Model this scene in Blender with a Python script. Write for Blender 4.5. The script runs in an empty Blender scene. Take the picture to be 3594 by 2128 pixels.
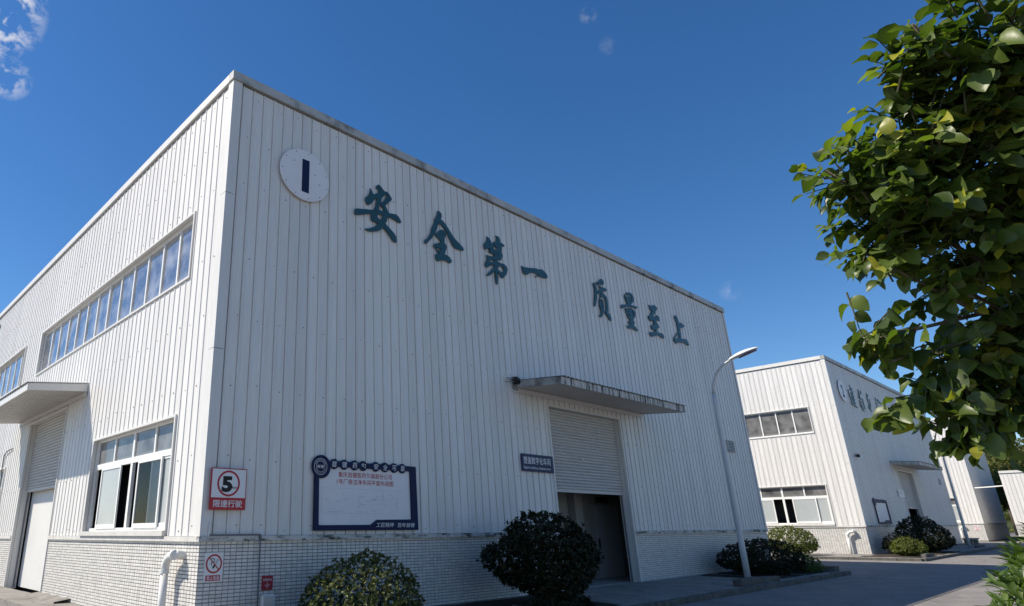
import bpy, bmesh, math, random
import numpy as np
from mathutils import Vector, Matrix
S = bpy.context.scene
COL = S.collection
rng = random.Random(7)

# ------------------------------------------------------------------ camera
cam = bpy.data.cameras.new('camera')
cam.sensor_width = 36.0
cam.lens = 36.0 * 2254.998 / 3594.0
cam.shift_x = (1797.0 - 1292.964) / 3594.0
cam.shift_y = -(1064.0 - 1068.443) / 3594.0
cam.clip_start, cam.clip_end = 0.05, 6000.0
camo = bpy.data.objects.new('camera', cam)
COL.objects.link(camo)
r_ = Vector((0.76200312, -0.64753425, -0.00711646))
u_ = Vector((-0.21000723, -0.25749724, 0.94318192))
f_ = Vector((0.61257507, 0.71721305, 0.33220058))
camo.matrix_world = Matrix(((r_.x, u_.x, -f_.x, -5.56265), (r_.y, u_.y, -f_.y, -11.13536),
                            (r_.z, u_.z, -f_.z, 1.6), (0, 0, 0, 1)))
S.camera = camo

# ------------------------------------------------------------------ sky, sun, exposure
SUN = Vector((-0.715, 0.585, 1.0)).normalized()
EL = math.asin(SUN.z)
world = bpy.data.worlds.new('World')
S.world = world
world.use_nodes = True
wn = world.node_tree
wn.nodes.clear()
def W(t, **k):
    n = wn.nodes.new(t)
    for a, b in k.items():
        setattr(n, a, b)
    return n
wl = wn.links.new
sky = W('ShaderNodeTexSky', sky_type='NISHITA', sun_disc=False)
sky.sun_elevation = EL
sky.sun_rotation = math.atan2(SUN.x, SUN.y)
sky.altitude = 400
sky.air_density = 1.0
sky.dust_density = 0.15
sky.ozone_density = 3.0
hs = W('ShaderNodeHueSaturation')
hs.inputs['Hue'].default_value = 0.504
hs.inputs['Saturation'].default_value = 1.27
wl(sky.outputs[0], hs.inputs['Color'])
tc = W('ShaderNodeTexCoord')
nz = W('ShaderNodeTexNoise')
nz.inputs['Scale'].default_value = 34.0
nz.inputs['Detail'].default_value = 9.0
nz.inputs['Roughness'].default_value = 0.62
nz.inputs['Distortion'].default_value = 0.4
wl(tc.outputs['Generated'], nz.inputs['Vector'])
# a few clouds in view, then unseen ones added for reflections: (direction, angular radius, density)
CLOUDS = [((0.035, 0.79, 0.625), 0.085, 1.7), ((0.0702, 0.7929, 0.6046), 0.035, 0.8), ((0.093, 0.825, 0.558), 0.030, 0.75),
          ((0.6783, 0.3307, 0.6562), 0.013, 0.22), ((0.7126, 0.326, 0.622), 0.014, 0.09), ((0.904, 0.303, 0.303), 0.015, 0.12),
          ((-0.75, -0.45, 0.35), 0.30, 0.9), ((-0.2, -0.9, 0.3), 0.28, 0.8), ((-0.93, -0.2, 0.2), 0.2, 0.5),
          ((0.5, -0.8, 0.35), 0.25, 0.5), ((-0.6, 0.72, 0.25), 0.2, 0.5), ((-0.85, -0.1, 0.55), 0.2, 0.4)]
acc = None
for d, rad, den in CLOUDS:
    d = Vector(d).normalized()
    vm = W('ShaderNodeVectorMath', operation='DISTANCE')
    vm.inputs[1].default_value = d
    wl(tc.outputs['Generated'], vm.inputs[0])
    mr = W('ShaderNodeMapRange')
    mr.inputs['From Min'].default_value = rad
    mr.inputs['From Max'].default_value = rad * 0.15
    mr.inputs['To Max'].default_value = den
    wl(vm.outputs['Value'], mr.inputs['Value'])
    if acc is None:
        acc = mr.outputs[0]
    else:
        mx = W('ShaderNodeMath', operation='MAXIMUM')
        wl(acc, mx.inputs[0]); wl(mr.outputs[0], mx.inputs[1])
        acc = mx.outputs[0]
sh = W('ShaderNodeMapRange')
sh.inputs['From Min'].default_value = 0.46
sh.inputs['From Max'].default_value = 0.62
wl(nz.outputs['Fac'], sh.inputs['Value'])
mu = W('ShaderNodeMath', operation='MULTIPLY')
wl(acc, mu.inputs[0]); wl(sh.outputs[0], mu.inputs[1])
mixc = W('ShaderNodeMix', data_type='RGBA')
mixc.inputs['B'].default_value = (7.2, 7.0, 6.9, 1)
wl(mu.outputs[0], mixc.inputs['Factor']); wl(hs.outputs[0], mixc.inputs['A'])
bg = W('ShaderNodeBackground')
bg.inputs['Strength'].default_value = 0.105
wl(mixc.outputs['Result'], bg.inputs['Color'])
wo = W('ShaderNodeOutputWorld')
wl(bg.outputs[0], wo.inputs[0])

sl = bpy.data.lights.new('sun', 'SUN')
sl.energy = 5.0
sl.angle = math.radians(0.5)
sl.color = (1.0, 0.915, 0.79)
so = bpy.data.objects.new('sun', sl)
so.rotation_euler = SUN.to_track_quat('Z', 'Y').to_euler()
so.location = (0, 0, 60)
COL.objects.link(so)
S.view_settings.view_transform = 'Standard'
S.view_settings.look = 'None'
S.view_settings.gamma = 1.0
S.view_settings.use_curve_mapping = False
S.view_settings.exposure = 0.40

# ------------------------------------------------------------------ materials
def mat(name, col, rough=0.6, spec=0.4, metal=0.0, var=0.0, vscale=3.0, stretch=(1, 1, 1), bump=0.0, bscale=40.0,
        dirt=None, dthr=(0.55, 0.75), dscale=2.0, dstretch=(1, 1, 1), dirt2=None, island=0.0, objvar=0.0, wave=0.0):
    """principled paint / concrete / tile with world-space noise variation, optional dirt layer and fine relief"""
    m = bpy.data.materials.new(name)
    m.use_nodes = True
    nt = m.node_tree
    b = nt.nodes['Principled BSDF']
    L = nt.links.new
    b.inputs['Roughness'].default_value = rough
    b.inputs['Specular IOR Level'].default_value = spec
    b.inputs['Metallic'].default_value = metal
    c = (*col, 1)
    b.inputs['Base Color'].default_value = c
    geo = nt.nodes.new('ShaderNodeNewGeometry')
    def vec(st):
        v = nt.nodes.new('ShaderNodeVectorMath'); v.operation = 'MULTIPLY'
        v.inputs[1].default_value = st
        L(geo.outputs['Position'], v.inputs[0])
        return v.outputs[0]
    out = None
    if var > 0:
        n = nt.nodes.new('ShaderNodeTexNoise')
        n.inputs['Scale'].default_value = vscale; n.inputs['Detail'].default_value = 6; n.inputs['Roughness'].default_value = 0.6
        L(vec(stretch), n.inputs['Vector'])
        r = nt.nodes.new('ShaderNodeMapRange')
        r.inputs['From Min'].default_value = 0.3; r.inputs['From Max'].default_value = 0.7
        r.inputs['To Min'].default_value = 1 - var; r.inputs['To Max'].default_value = 1 + var * 0.6
        L(n.outputs['Fac'], r.inputs['Value'])
        x = nt.nodes.new('ShaderNodeVectorMath'); x.operation = 'SCALE'
        x.inputs[0].default_value = col
        L(r.outputs[0], x.inputs['Scale'])
        out = x.outputs[0]
    for k, (dc, thr, sc, st) in enumerate(([(dirt, dthr, dscale, dstretch)] if dirt else []) + (dirt2 or [])):
        n = nt.nodes.new('ShaderNodeTexNoise')
        n.inputs['Scale'].default_value = sc; n.inputs['Detail'].default_value = 8; n.inputs['Roughness'].default_value = 0.65
        L(vec(st), n.inputs['Vector'])
        r = nt.nodes.new('ShaderNodeMapRange')
        r.inputs['From Min'].default_value = thr[0]; r.inputs['From Max'].default_value = thr[1]
        L(n.outputs['Fac'], r.inputs['Value'])
        mx = nt.nodes.new('ShaderNodeMix'); mx.data_type = 'RGBA'
        L(r.outputs[0], mx.inputs['Factor'])
        if out is not None: L(out, mx.inputs['A'])
        else: mx.inputs['A'].default_value = c
        mx.inputs['B'].default_value = (*dc, 1)
        out = mx.outputs['Result']
    for amount, node, sock in ((island, 'ShaderNodeNewGeometry', 'Random Per Island'), (objvar, 'ShaderNodeObjectInfo', 'Random')):
        if amount > 0:
            g2 = nt.nodes.new(node)
            r = nt.nodes.new('ShaderNodeMapRange')
            r.inputs['To Min'].default_value = 1-amount; r.inputs['To Max'].default_value = 1+amount*.5
            L(g2.outputs[sock], r.inputs['Value'])
            x = nt.nodes.new('ShaderNodeVectorMath'); x.operation = 'SCALE'
            if out is not None: L(out, x.inputs[0])
            else: x.inputs[0].default_value = col
            L(r.outputs[0], x.inputs['Scale']); out = x.outputs[0]
    if out is not None:
        L(out, b.inputs['Base Color'])
    if wave > 0:
        n = nt.nodes.new('ShaderNodeTexNoise'); n.inputs['Scale'].default_value = 1.0; n.inputs['Detail'].default_value = 2
        L(vec((3.0, 3.0, 0.8)), n.inputs['Vector'])
        bp = nt.nodes.new('ShaderNodeBump'); bp.inputs['Strength'].default_value = wave; bp.inputs['Distance'].default_value = 0.05
        L(n.outputs['Fac'], bp.inputs['Height']); L(bp.outputs[0], b.inputs['Normal'])
    if bump > 0:
        n = nt.nodes.new('ShaderNodeTexNoise')
        n.inputs['Scale'].default_value = bscale; n.inputs['Detail'].default_value = 6
        L(geo.outputs['Position'], n.inputs['Vector'])
        bp = nt.nodes.new('ShaderNodeBump')
        bp.inputs['Strength'].default_value = bump; bp.inputs['Distance'].default_value = 0.02
        L(n.outputs['Fac'], bp.inputs['Height'])
        L(bp.outputs[0], b.inputs['Normal'])
    return m

def glass_mat(name, dark, dirtcol, reflect, rough=0.03, thr=(0.35, 0.8)):
    """window pane: dark room behind it, sky in it, uneven film of dust"""
    m = bpy.data.materials.new(name); m.use_nodes = True
    nt = m.node_tree; L = nt.links.new
    b = nt.nodes['Principled BSDF']
    geo = nt.nodes.new('ShaderNodeNewGeometry')
    n = nt.nodes.new('ShaderNodeTexNoise')
    n.inputs['Scale'].default_value = 1.7; n.inputs['Detail'].default_value = 4
    L(geo.outputs['Position'], n.inputs['Vector'])
    r = nt.nodes.new('ShaderNodeMapRange')
    r.inputs['From Min'].default_value = thr[0]; r.inputs['From Max'].default_value = thr[1]
    L(n.outputs['Fac'], r.inputs['Value'])
    mx = nt.nodes.new('ShaderNodeMix'); mx.data_type = 'RGBA'
    mx.inputs['A'].default_value = (*dark, 1); mx.inputs['B'].default_value = (*dirtcol, 1)
    tc_ = nt.nodes.new('ShaderNodeTexCoord'); sx = nt.nodes.new('ShaderNodeSeparateXYZ'); L(tc_.outputs['Generated'], sx.inputs[0])
    pp = nt.nodes.new('ShaderNodeMath'); pp.operation = 'PINGPONG'; pp.inputs[1].default_value = 0.5; L(sx.outputs['Z'], pp.inputs[0])
    ed = nt.nodes.new('ShaderNodeMapRange'); ed.interpolation_type = 'SMOOTHSTEP'
    ed.inputs['From Min'].default_value = 0.24; ed.inputs['From Max'].default_value = 0.0; ed.inputs['To Max'].default_value = 0.85
    L(pp.outputs[0], ed.inputs['Value'])
    mxx = nt.nodes.new('ShaderNodeMath'); mxx.operation = 'MAXIMUM'; L(r.outputs[0], mxx.inputs[0]); L(ed.outputs[0], mxx.inputs[1])
    L(mxx.outputs[0], mx.inputs['Factor']); L(mx.outputs['Result'], b.inputs['Base Color'])
    b.inputs['Roughness'].default_value = 0.5
    g = nt.nodes.new('ShaderNodeBsdfGlossy'); g.inputs['Roughness'].default_value = rough
    g.inputs['Color'].default_value = (0.92, 0.95, 1.0, 1)
    n2 = nt.nodes.new('ShaderNodeTexNoise'); n2.inputs['Scale'].default_value = 1.1
    L(geo.outputs['Position'], n2.inputs['Vector'])
    bp = nt.nodes.new('ShaderNodeBump'); bp.inputs['Strength'].default_value = 0.25; bp.inputs['Distance'].default_value = 0.05
    L(n2.outputs['Fac'], bp.inputs['Height']); L(bp.outputs[0], g.inputs['Normal'])
    fr = nt.nodes.new('ShaderNodeFresnel'); fr.inputs['IOR'].default_value = 1.5
    ma = nt.nodes.new('ShaderNodeMath'); ma.operation = 'ADD'; ma.use_clamp = True
    L(fr.outputs[0], ma.inputs[0]); ma.inputs[1].default_value = reflect
    mxs = nt.nodes.new('ShaderNodeMixShader')
    L(ma.outputs[0], mxs.inputs[0]); L(b.outputs[0], mxs.inputs[1]); L(g.outputs[0], mxs.inputs[2])
    L(mxs.outputs[0], nt.nodes['Material Output'].inputs[0])
    return m

def leaf_mat(name, c0, c1, c2, rough=0.42, trans=0.3, spec=0.4):
    m = bpy.data.materials.new(name); m.use_nodes = True
    nt = m.node_tree; L = nt.links.new
    b = nt.nodes['Principled BSDF']
    at = nt.nodes.new('ShaderNodeAttribute'); at.attribute_name = 'leafvar'
    oi = nt.nodes.new('ShaderNodeObjectInfo')
    ad = nt.nodes.new('ShaderNodeMath'); ad.operation = 'ADD'
    L(at.outputs['Fac'], ad.inputs[0]); L(oi.outputs['Random'], ad.inputs[1])
    frc = nt.nodes.new('ShaderNodeMath'); frc.operation = 'FRACT'; L(ad.outputs[0], frc.inputs[0])
    cr = nt.nodes.new('ShaderNodeValToRGB')
    e = cr.color_ramp.elements
    e[0].color = (*c0, 1); e[0].position = 0.0
    e[1].color = (*c2, 1); e[1].position = 1.0
    k = e.new(0.88); k.color = (*c1, 1)
    L(frc.outputs[0], cr.inputs[0]); L(cr.outputs[0], b.inputs['Base Color'])
    b.inputs['Roughness'].default_value = rough
    b.inputs['Specular IOR Level'].default_value = spec
    t = nt.nodes.new('ShaderNodeBsdfTranslucent')
    sc = nt.nodes.new('ShaderNodeMix'); sc.data_type = 'RGBA'; sc.blend_type = 'MULTIPLY'
    sc.inputs['Factor'].default_value = 1.0
    sc.inputs['B'].default_value = (1.7, 2.0, 0.5, 1)
    L(cr.outputs[0], sc.inputs['A']); L(sc.outputs['Result'], t.inputs['Color'])
    mxs = nt.nodes.new('ShaderNodeMixShader'); mxs.inputs[0].default_value = trans
    L(b.outputs[0], mxs.inputs[1]); L(t.outputs[0], mxs.inputs[2])
    L(mxs.outputs[0], nt.nodes['Material Output'].inputs[0])
    return m

M = {}
M['clad'] = mat('white_cladding_paint', (0.715, 0.70, 0.672), 0.42, 0.35, objvar=0.07, wave=0.35, var=0.08, vscale=2.2, stretch=(6, 6, 0.35),
                dirt=(0.40, 0.39, 0.35), dthr=(0.60, 0.88), dscale=1.6, dstretch=(9, 9, 0.22))
M['flash'] = mat('white_flashing_paint', (0.66, 0.65, 0.625), 0.45, 0.4, var=0.06, vscale=3, stretch=(2, 2, 0.5))
M['cope'] = mat('weathered_coping_paint', (0.44, 0.44, 0.42), 0.5, 0.4, var=0.15, vscale=2.5,
                dirt=(0.10, 0.095, 0.085), dthr=(0.52, 0.68), dscale=0.9, dstretch=(1, 1, 1))
M['ledge'] = mat('stained_ledge_concrete', (0.55, 0.54, 0.51), 0.7, 0.3, var=0.2, vscale=5,
                 dirt=(0.07, 0.065, 0.055), dthr=(0.49, 0.62), dscale=2.4, dstretch=(1, 1, 3))
M['frame'] = mat('white_window_frame', (0.78, 0.78, 0.76), 0.4, 0.45, var=0.03)
M['sillpaint'] = mat('sill_paint', (0.6, 0.585, 0.55), 0.6, 0.3, var=0.12, vscale=4, dirt=(0.3, 0.25, 0.19), dthr=(0.62, 0.8), dscale=3)
M['tile'] = mat('glazed_white_tile', (0.69, 0.675, 0.645), 0.32, 0.45, island=0.13, var=0.10, vscale=9,
                dirt=(0.46, 0.44, 0.40), dthr=(0.58, 0.85), dscale=1.3, dstretch=(1.5, 1.5, 0.7))
M['mortar'] = mat('dark_mortar', (0.25, 0.24, 0.23), 0.9, 0.1, var=0.25, vscale=4)
M['shutter'] = mat('galvanised_shutter', (0.50, 0.485, 0.46), 0.45, 0.5, var=0.14, vscale=2.0, stretch=(0.6, 0.6, 14))
M['fascia'] = mat('blackened_fascia', (0.52, 0.50, 0.46), 0.6, 0.3, var=0.2, vscale=4,
                  dirt=(0.035, 0.033, 0.028), dthr=(0.495, 0.585), dscale=1.9, dstretch=(7, 7, 0.6))
M['soffit'] = mat('soffit_paint', (0.50, 0.48, 0.45), 0.5, 0.35, var=0.1, vscale=2.0)
M['inner'] = mat('interior_plaster', (0.30, 0.30, 0.29), 0.8, 0.2, var=0.1, vscale=1)
M['door'] = mat('grey_door_paint', (0.40, 0.42, 0.44), 0.5, 0.4, var=0.06, vscale=1)
M['whitedoor'] = mat('white_door_paint', (0.66, 0.655, 0.635), 0.5, 0.35, var=0.05, vscale=0.8)
M['dark'] = mat('dark_void', (0.03, 0.03, 0.032), 0.8, 0.2)
M['dim'] = mat('backdrop_dark', (0.04, 0.04, 0.043), 0.8, 0.2, var=0.3, vscale=1.0)  # near-black colour stands in for the dark interior
M['black'] = mat('black_plastic', (0.02, 0.02, 0.022), 0.45, 0.4)
M['screw'] = mat('dark_screw_head', (0.17, 0.165, 0.16), 0.5, 0.4, metal=0.3)
M['glassup'] = glass_mat('sky_glass', (0.045, 0.052, 0.068), (0.34, 0.335, 0.32), 0.15, rough=0.05, thr=(0.42, 0.72))
M['glasslow'] = glass_mat('dusty_glass', (0.04, 0.04, 0.04), (0.21, 0.21, 0.205), -0.045, rough=0.08, thr=(0.3, 0.7))
M['frost'] = mat('frosted_pane', (0.41, 0.44, 0.44), 0.25, 0.5, var=0.06, vscale=1.2)
M['teal'] = mat('dark_teal_sheet', (0.016, 0.072, 0.088), 0.4, 0.45, var=0.2, vscale=3)
M['signwhite'] = mat('sign_white', (0.74, 0.73, 0.74), 0.45, 0.4, var=0.04, vscale=3, dirt=(0.4, 0.39, 0.36), dthr=(0.68, 0.85), dscale=1.5, dstretch=(4, 4, 0.4))
M['navy'] = mat('navy_sign', (0.008, 0.016, 0.06), 0.55, 0.2, var=0.1)
M['blue'] = mat('violet_blue_sign', (0.022, 0.028, 0.085), 0.5, 0.3, var=0.1)
M['red'] = mat('sign_red', (0.42, 0.022, 0.03), 0.45, 0.4, var=0.08)
M['darkred'] = mat('faded_dark_red', (0.30, 0.03, 0.045), 0.5, 0.4, var=0.12)
M['printwhite'] = mat('printed_white', (0.74, 0.74, 0.74), 0.5, 0.3)
M['printblack'] = mat('printed_black', (0.012, 0.012, 0.013), 0.5, 0.3)
M['printred'] = mat('printed_red', (0.42, 0.03, 0.03), 0.5, 0.3)
M['printgrey'] = mat('printed_grey', (0.57, 0.57, 0.59), 0.5, 0.3)
M['lamp'] = mat('lamp_grey_paint', (0.52, 0.54, 0.55), 0.35, 0.5, var=0.06, vscale=3, dirt=(0.3, 0.28, 0.25), dthr=(0.68, 0.8), dscale=5)
M['lampwhite'] = mat('lamp_white_shell', (0.78, 0.78, 0.78), 0.3, 0.5)
M['lens'] = mat('lamp_lens', (0.16, 0.15, 0.2), 0.12, 0.6)
M['pvc'] = mat('white_pipe', (0.70, 0.70, 0.67), 0.4, 0.45, var=0.08, vscale=4, dirt=(0.35, 0.3, 0.24), dthr=(0.64, 0.8), dscale=5)
M['steel'] = mat('dull_steel', (0.32, 0.32, 0.33), 0.5, 0.5, metal=0.4, var=0.2, vscale=6)
M['strap'] = mat('grey_strap', (0.17, 0.17, 0.18), 0.6, 0.3, var=0.2, vscale=6)
M['road'] = mat('worn_concrete_road', (0.215, 0.20, 0.187), 0.85, 0.25, var=0.22, vscale=0.9, bump=0.35, bscale=30,
                dirt=(0.27, 0.25, 0.235), dthr=(0.56, 0.75), dscale=0.55, dstretch=(0.6, 2.2, 1),
                dirt2=[((0.13, 0.12, 0.112), (0.62, 0.78), 1.1, (1, 1, 1))])
M['apron'] = mat('apron_concrete', (0.25, 0.235, 0.215), 0.85, 0.25, var=0.22, vscale=1.3, bump=0.35, bscale=30,
                 dirt=(0.11, 0.10, 0.09), dthr=(0.58, 0.75), dscale=0.8, dstretch=(1, 1, 1))
M['stone'] = mat('kerb_stone', (0.12, 0.115, 0.105), 0.9, 0.2, var=0.3, vscale=4, bump=0.5, bscale=25,
                 dirt=(0.06, 0.058, 0.05), dthr=(0.5, 0.7), dscale=2.5)
M['soil'] = mat('dark_soil', (0.05, 0.042, 0.034), 0.95, 0.1, var=0.3, vscale=8, bump=0.8, bscale=25)
M['hill'] = mat('hill_green', (0.05, 0.065, 0.03), 0.95, 0.1, var=0.4, vscale=0.15)
M['bark'] = mat('grey_bark', (0.13, 0.105, 0.08), 0.9, 0.2, var=0.3, vscale=12, bump=0.6, bscale=40)
M['twig'] = mat('green_brown_twig', (0.07, 0.07, 0.035), 0.8, 0.2, var=0.2, vscale=10)
M['leaf'] = leaf_mat('broad_leaf', (0.030, 0.054, 0.012), (0.125, 0.168, 0.036), (0.32, 0.30, 0.03), 0.40, 0.36, 0.42)
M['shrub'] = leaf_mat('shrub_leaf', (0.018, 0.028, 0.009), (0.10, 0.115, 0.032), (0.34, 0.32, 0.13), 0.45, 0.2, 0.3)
M['shadeshrub'] = leaf_mat('shaded_shrub_leaf', (0.010, 0.014, 0.006), (0.022, 0.027, 0.010), (0.045, 0.045, 0.018), 0.5, 0.1, 0.22)  # shade put into the leaf colour, for shrubs in the halls' shadow
M['bright'] = leaf_mat('sunlit_shrub_leaf', (0.045, 0.062, 0.014), (0.13, 0.15, 0.03), (0.26, 0.25, 0.06), 0.45, 0.25, 0.3)  # sunlight put into the leaf colour, for the shrubs standing in sun
M['litter'] = mat('dry_leaf', (0.13, 0.085, 0.04), 0.8, 0.2, island=0.5)
M['joint'] = mat('joint_filler', (0.055, 0.052, 0.05), 0.9, 0.1)
M['lance'] = leaf_mat('lance_leaf', (0.04, 0.075, 0.016), (0.08, 0.13, 0.03), (0.12, 0.16, 0.04), 0.4, 0.3)
M['farleaf'] = leaf_mat('far_leaf', (0.045, 0.06, 0.015), (0.11, 0.115, 0.025), (0.16, 0.14, 0.03), 0.6, 0.25)

def add_cracks(m, scale, width, dark):
    nt = m.node_tree; L = nt.links.new; b = nt.nodes['Principled BSDF']
    src = b.inputs['Base Color'].links[0].from_socket
    geo = nt.nodes.new('ShaderNodeNewGeometry'); n = nt.nodes.new('ShaderNodeTexNoise'); n.inputs['Scale'].default_value = 1.3; n.inputs['Detail'].default_value = 6
    L(geo.outputs['Position'], n.inputs['Vector'])
    ad = nt.nodes.new('ShaderNodeVectorMath'); ad.operation = 'MULTIPLY_ADD'; ad.inputs[1].default_value = (.9, .9, 0)
    L(n.outputs['Color'], ad.inputs[0]); L(geo.outputs['Position'], ad.inputs[2])
    v = nt.nodes.new('ShaderNodeTexVoronoi'); v.feature = 'DISTANCE_TO_EDGE'; v.inputs['Scale'].default_value = scale
    L(ad.outputs[0], v.inputs['Vector'])
    r = nt.nodes.new('ShaderNodeMapRange'); r.inputs['From Min'].default_value = 0.0; r.inputs['From Max'].default_value = width
    r.inputs['To Min'].default_value = dark; r.inputs['To Max'].default_value = 1.0
    L(v.outputs['Distance'], r.inputs['Value'])
    x = nt.nodes.new('ShaderNodeVectorMath'); x.operation = 'SCALE'; L(src, x.inputs[0]); L(r.outputs[0], x.inputs['Scale'])
    L(x.outputs[0], b.inputs['Base Color'])
add_cracks(M['road'], 0.22, 0.006, 0.45)
add_cracks(M['apron'], 0.35, 0.006, 0.5)

# ------------------------------------------------------------------ mesh helpers
class MB:
    def __init__(s): s.v, s.f = [], []
    def add(s, vs, fs):
        o = len(s.v); s.v += [tuple(map(float, p)) for p in vs]; s.f += [tuple(i + o for i in f) for f in fs]; return s
    def box(s, x0, x1, y0, y1, z0, z1):
        return s.add([(x0,y0,z0),(x1,y0,z0),(x1,y1,z0),(x0,y1,z0),(x0,y0,z1),(x1,y0,z1),(x1,y1,z1),(x0,y1,z1)],
                     [(0,3,2,1),(4,5,6,7),(0,1,5,4),(1,2,6,5),(2,3,7,6),(3,0,4,7)])
    def quad(s, a, b, c, d): return s.add([a, b, c, d], [(0, 1, 2, 3)])
    def tube(s, pts, r, n=10, cap=True):
        pts = [Vector(p) for p in pts]; k = len(pts)
        rs = r if isinstance(r, (list, tuple)) else [r] * k
        vs, fs = [], []
        up = None
        for i, p in enumerate(pts):
            t = (pts[min(i+1,k-1)] - pts[max(i-1,0)]).normalized()
            if up is None:
                up = Vector((0,0,1)) if abs(t.z) < 0.9 else Vector((1,0,0))
            a = t.cross(up)
            if a.length < 1e-4: a = t.cross(Vector((0.3,1,0.2)))
            a.normalize(); b2 = a.cross(t).normalized(); up = b2
            for j in range(n):
                w = 2*math.pi*j/n
                vs.append(p + (a*math.cos(w) + b2*math.sin(w))*rs[i])
        for i in range(k-1):
            for j in range(n):
                fs.append((i*n+j, i*n+(j+1)%n, (i+1)*n+(j+1)%n, (i+1)*n+j))
        if cap:
            fs.append(tuple(range(n-1,-1,-1))); fs.append(tuple((k-1)*n+j for j in range(n)))
        return s.add(vs, fs)
    def prism(s, poly, y0, y1):
        """poly of (x,z), extruded in y"""
        n = len(poly)
        vs = [(x, y0, z) for x, z in poly] + [(x, y1, z) for x, z in poly]
        fs = [tuple(range(n)), tuple(range(2*n-1, n-1, -1))] + [((i+1)%n, i, n+i, n+(i+1)%n) for i in range(n)]
        return s.add(vs, fs)
    def mesh(s, name):
        me = bpy.data.meshes.new(name); me.from_pydata(s.v, [], s.f); me.validate(); return me
    def build(s, name, m, parent=None, smooth=False, loc=(0,0,0), **k):
        return link(name, s.mesh(name), m, parent, smooth, loc, **k)

def link(name, me, m, parent=None, smooth=False, loc=(0,0,0), rot=None, **k):
    o = bpy.data.objects.new(name, me)
    if m is not None and len(me.materials) == 0: me.materials.append(m)
    if smooth:
        me.polygons.foreach_set('use_smooth', [True]*len(me.polygons))
    COL.objects.link(o); o.location = loc
    if rot: o.rotation_euler = rot
    if parent is not None: o.parent = parent
    for a, b in k.items(): o[a] = b
    return o
def tag(o, label, cat, group=None):
    o['label'] = label; o['category'] = cat
    if group: o['group'] = group
    return o
def empty(name, loc=(0,0,0), label=None, cat=None, group=None, rz=0):
    o = bpy.data.objects.new(name, None); COL.objects.link(o); o.location = loc; o.rotation_euler = (0,0,rz)
    o.empty_display_size = 0.2
    if label: tag(o, label, cat, group)
    return o
def copy_tree(o, parent=None):
    c = o.copy(); COL.objects.link(c)
    if parent is not None: c.parent = parent
    for ch in list(o.children): copy_tree(ch, c)
    return c
def gz(x): return 0.15/32*max(0.0, x-9.0)

def text_mesh(body, width, height, bold=0.0, shear=0.0):
    """flat lettering as a mesh, its box fitted to width x height, lower-left at the origin, in the xz plane facing -y"""
    cu = bpy.data.curves.new('lettering', 'FONT'); cu.body = body; cu.size = 1.0; cu.offset = bold; cu.shear = shear
    cu.resolution_u = 3
    o = bpy.data.objects.new('lettering', cu); COL.objects.link(o)
    me = bpy.data.meshes.new_from_object(o.evaluated_get(bpy.context.evaluated_depsgraph_get()))
    bpy.data.objects.remove(o); bpy.data.curves.remove(cu)
    n = len(me.vertices); co = np.empty(n*3); me.vertices.foreach_get('co', co); co = co.reshape(n, 3)
    lo, hi = co.min(0), co.max(0)
    out = np.zeros_like(co)
    out[:,0] = (co[:,0]-lo[0])/(hi[0]-lo[0])*width
    out[:,2] = (co[:,1]-lo[1])/(hi[1]-lo[1])*height
    me.vertices.foreach_set('co', out.ravel()); me.update()
    me.materials.clear()
    return me
def text(body, x0, x1, z0, z1, y, m, parent, bold=0.0, shear=0.0, name='lettering'):
    return link(name, text_mesh(body, x1-x0, z1-z0, bold, shear), m, parent, loc=(x0, y, z0))
def shape_mesh(name, loops, depth):
    """outline loops (outer and holes) in xz, filled and given thickness 'depth' in y (front at y=0, facing -y)"""
    cu = bpy.data.curves.new(name, 'CURVE'); cu.dimensions = '2D'; cu.fill_mode = 'BOTH'; cu.extrude = depth/2
    for lp in loops:
        sp = cu.splines.new('POLY'); sp.points.add(len(lp)-1); sp.use_cyclic_u = True
        for p, (x, z) in zip(sp.points, lp): p.co = (x, z, 0, 1)
    o = bpy.data.objects.new(name, cu); COL.objects.link(o)
    me = bpy.data.meshes.new_from_object(o.evaluated_get(bpy.context.evaluated_depsgraph_get()))
    bpy.data.objects.remove(o); bpy.data.curves.remove(cu)
    n = len(me.vertices); co = np.empty(n*3); me.vertices.foreach_get('co', co); co = co.reshape(n,3)
    out = np.stack([co[:,0], depth/2-co[:,2], co[:,1]], 1)
    me.vertices.foreach_set('co', out.ravel()); me.update(); me.materials.clear()
    return me
def circ(cx, cz, r, n=40, rz=None): return [(cx+r*math.cos(2*math.pi*i/n), cz+(rz or r)*math.sin(2*math.pi*i/n)) for i in range(n)]
def ribbon(mb, pts, w, y, dy=0.0):
    """brush-like flat stroke with thickness in the xz plane"""
    pts = [Vector((p[0], p[1])) for p in pts]; k = len(pts)
    L, R = [], []
    for i, p in enumerate(pts):
        t = (pts[min(i+1,k-1)]-pts[max(i-1,0)]).normalized(); nn = Vector((-t.y, t.x))
        ww = w*0.5*(1.0 if 0 < i < k-1 else 0.6)
        L.append(p+nn*ww); R.append(p-nn*ww)
    poly = [(a.x, a.y) for a in L] + [(a.x, a.y) for a in reversed(R)]
    if sum(poly[i][0]*poly[(i+1)%len(poly)][1]-poly[(i+1)%len(poly)][0]*poly[i][1] for i in range(len(poly))) < 0: poly.reverse()
    mb.prism(poly, y, y+dy if dy else y+0.02)

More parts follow.
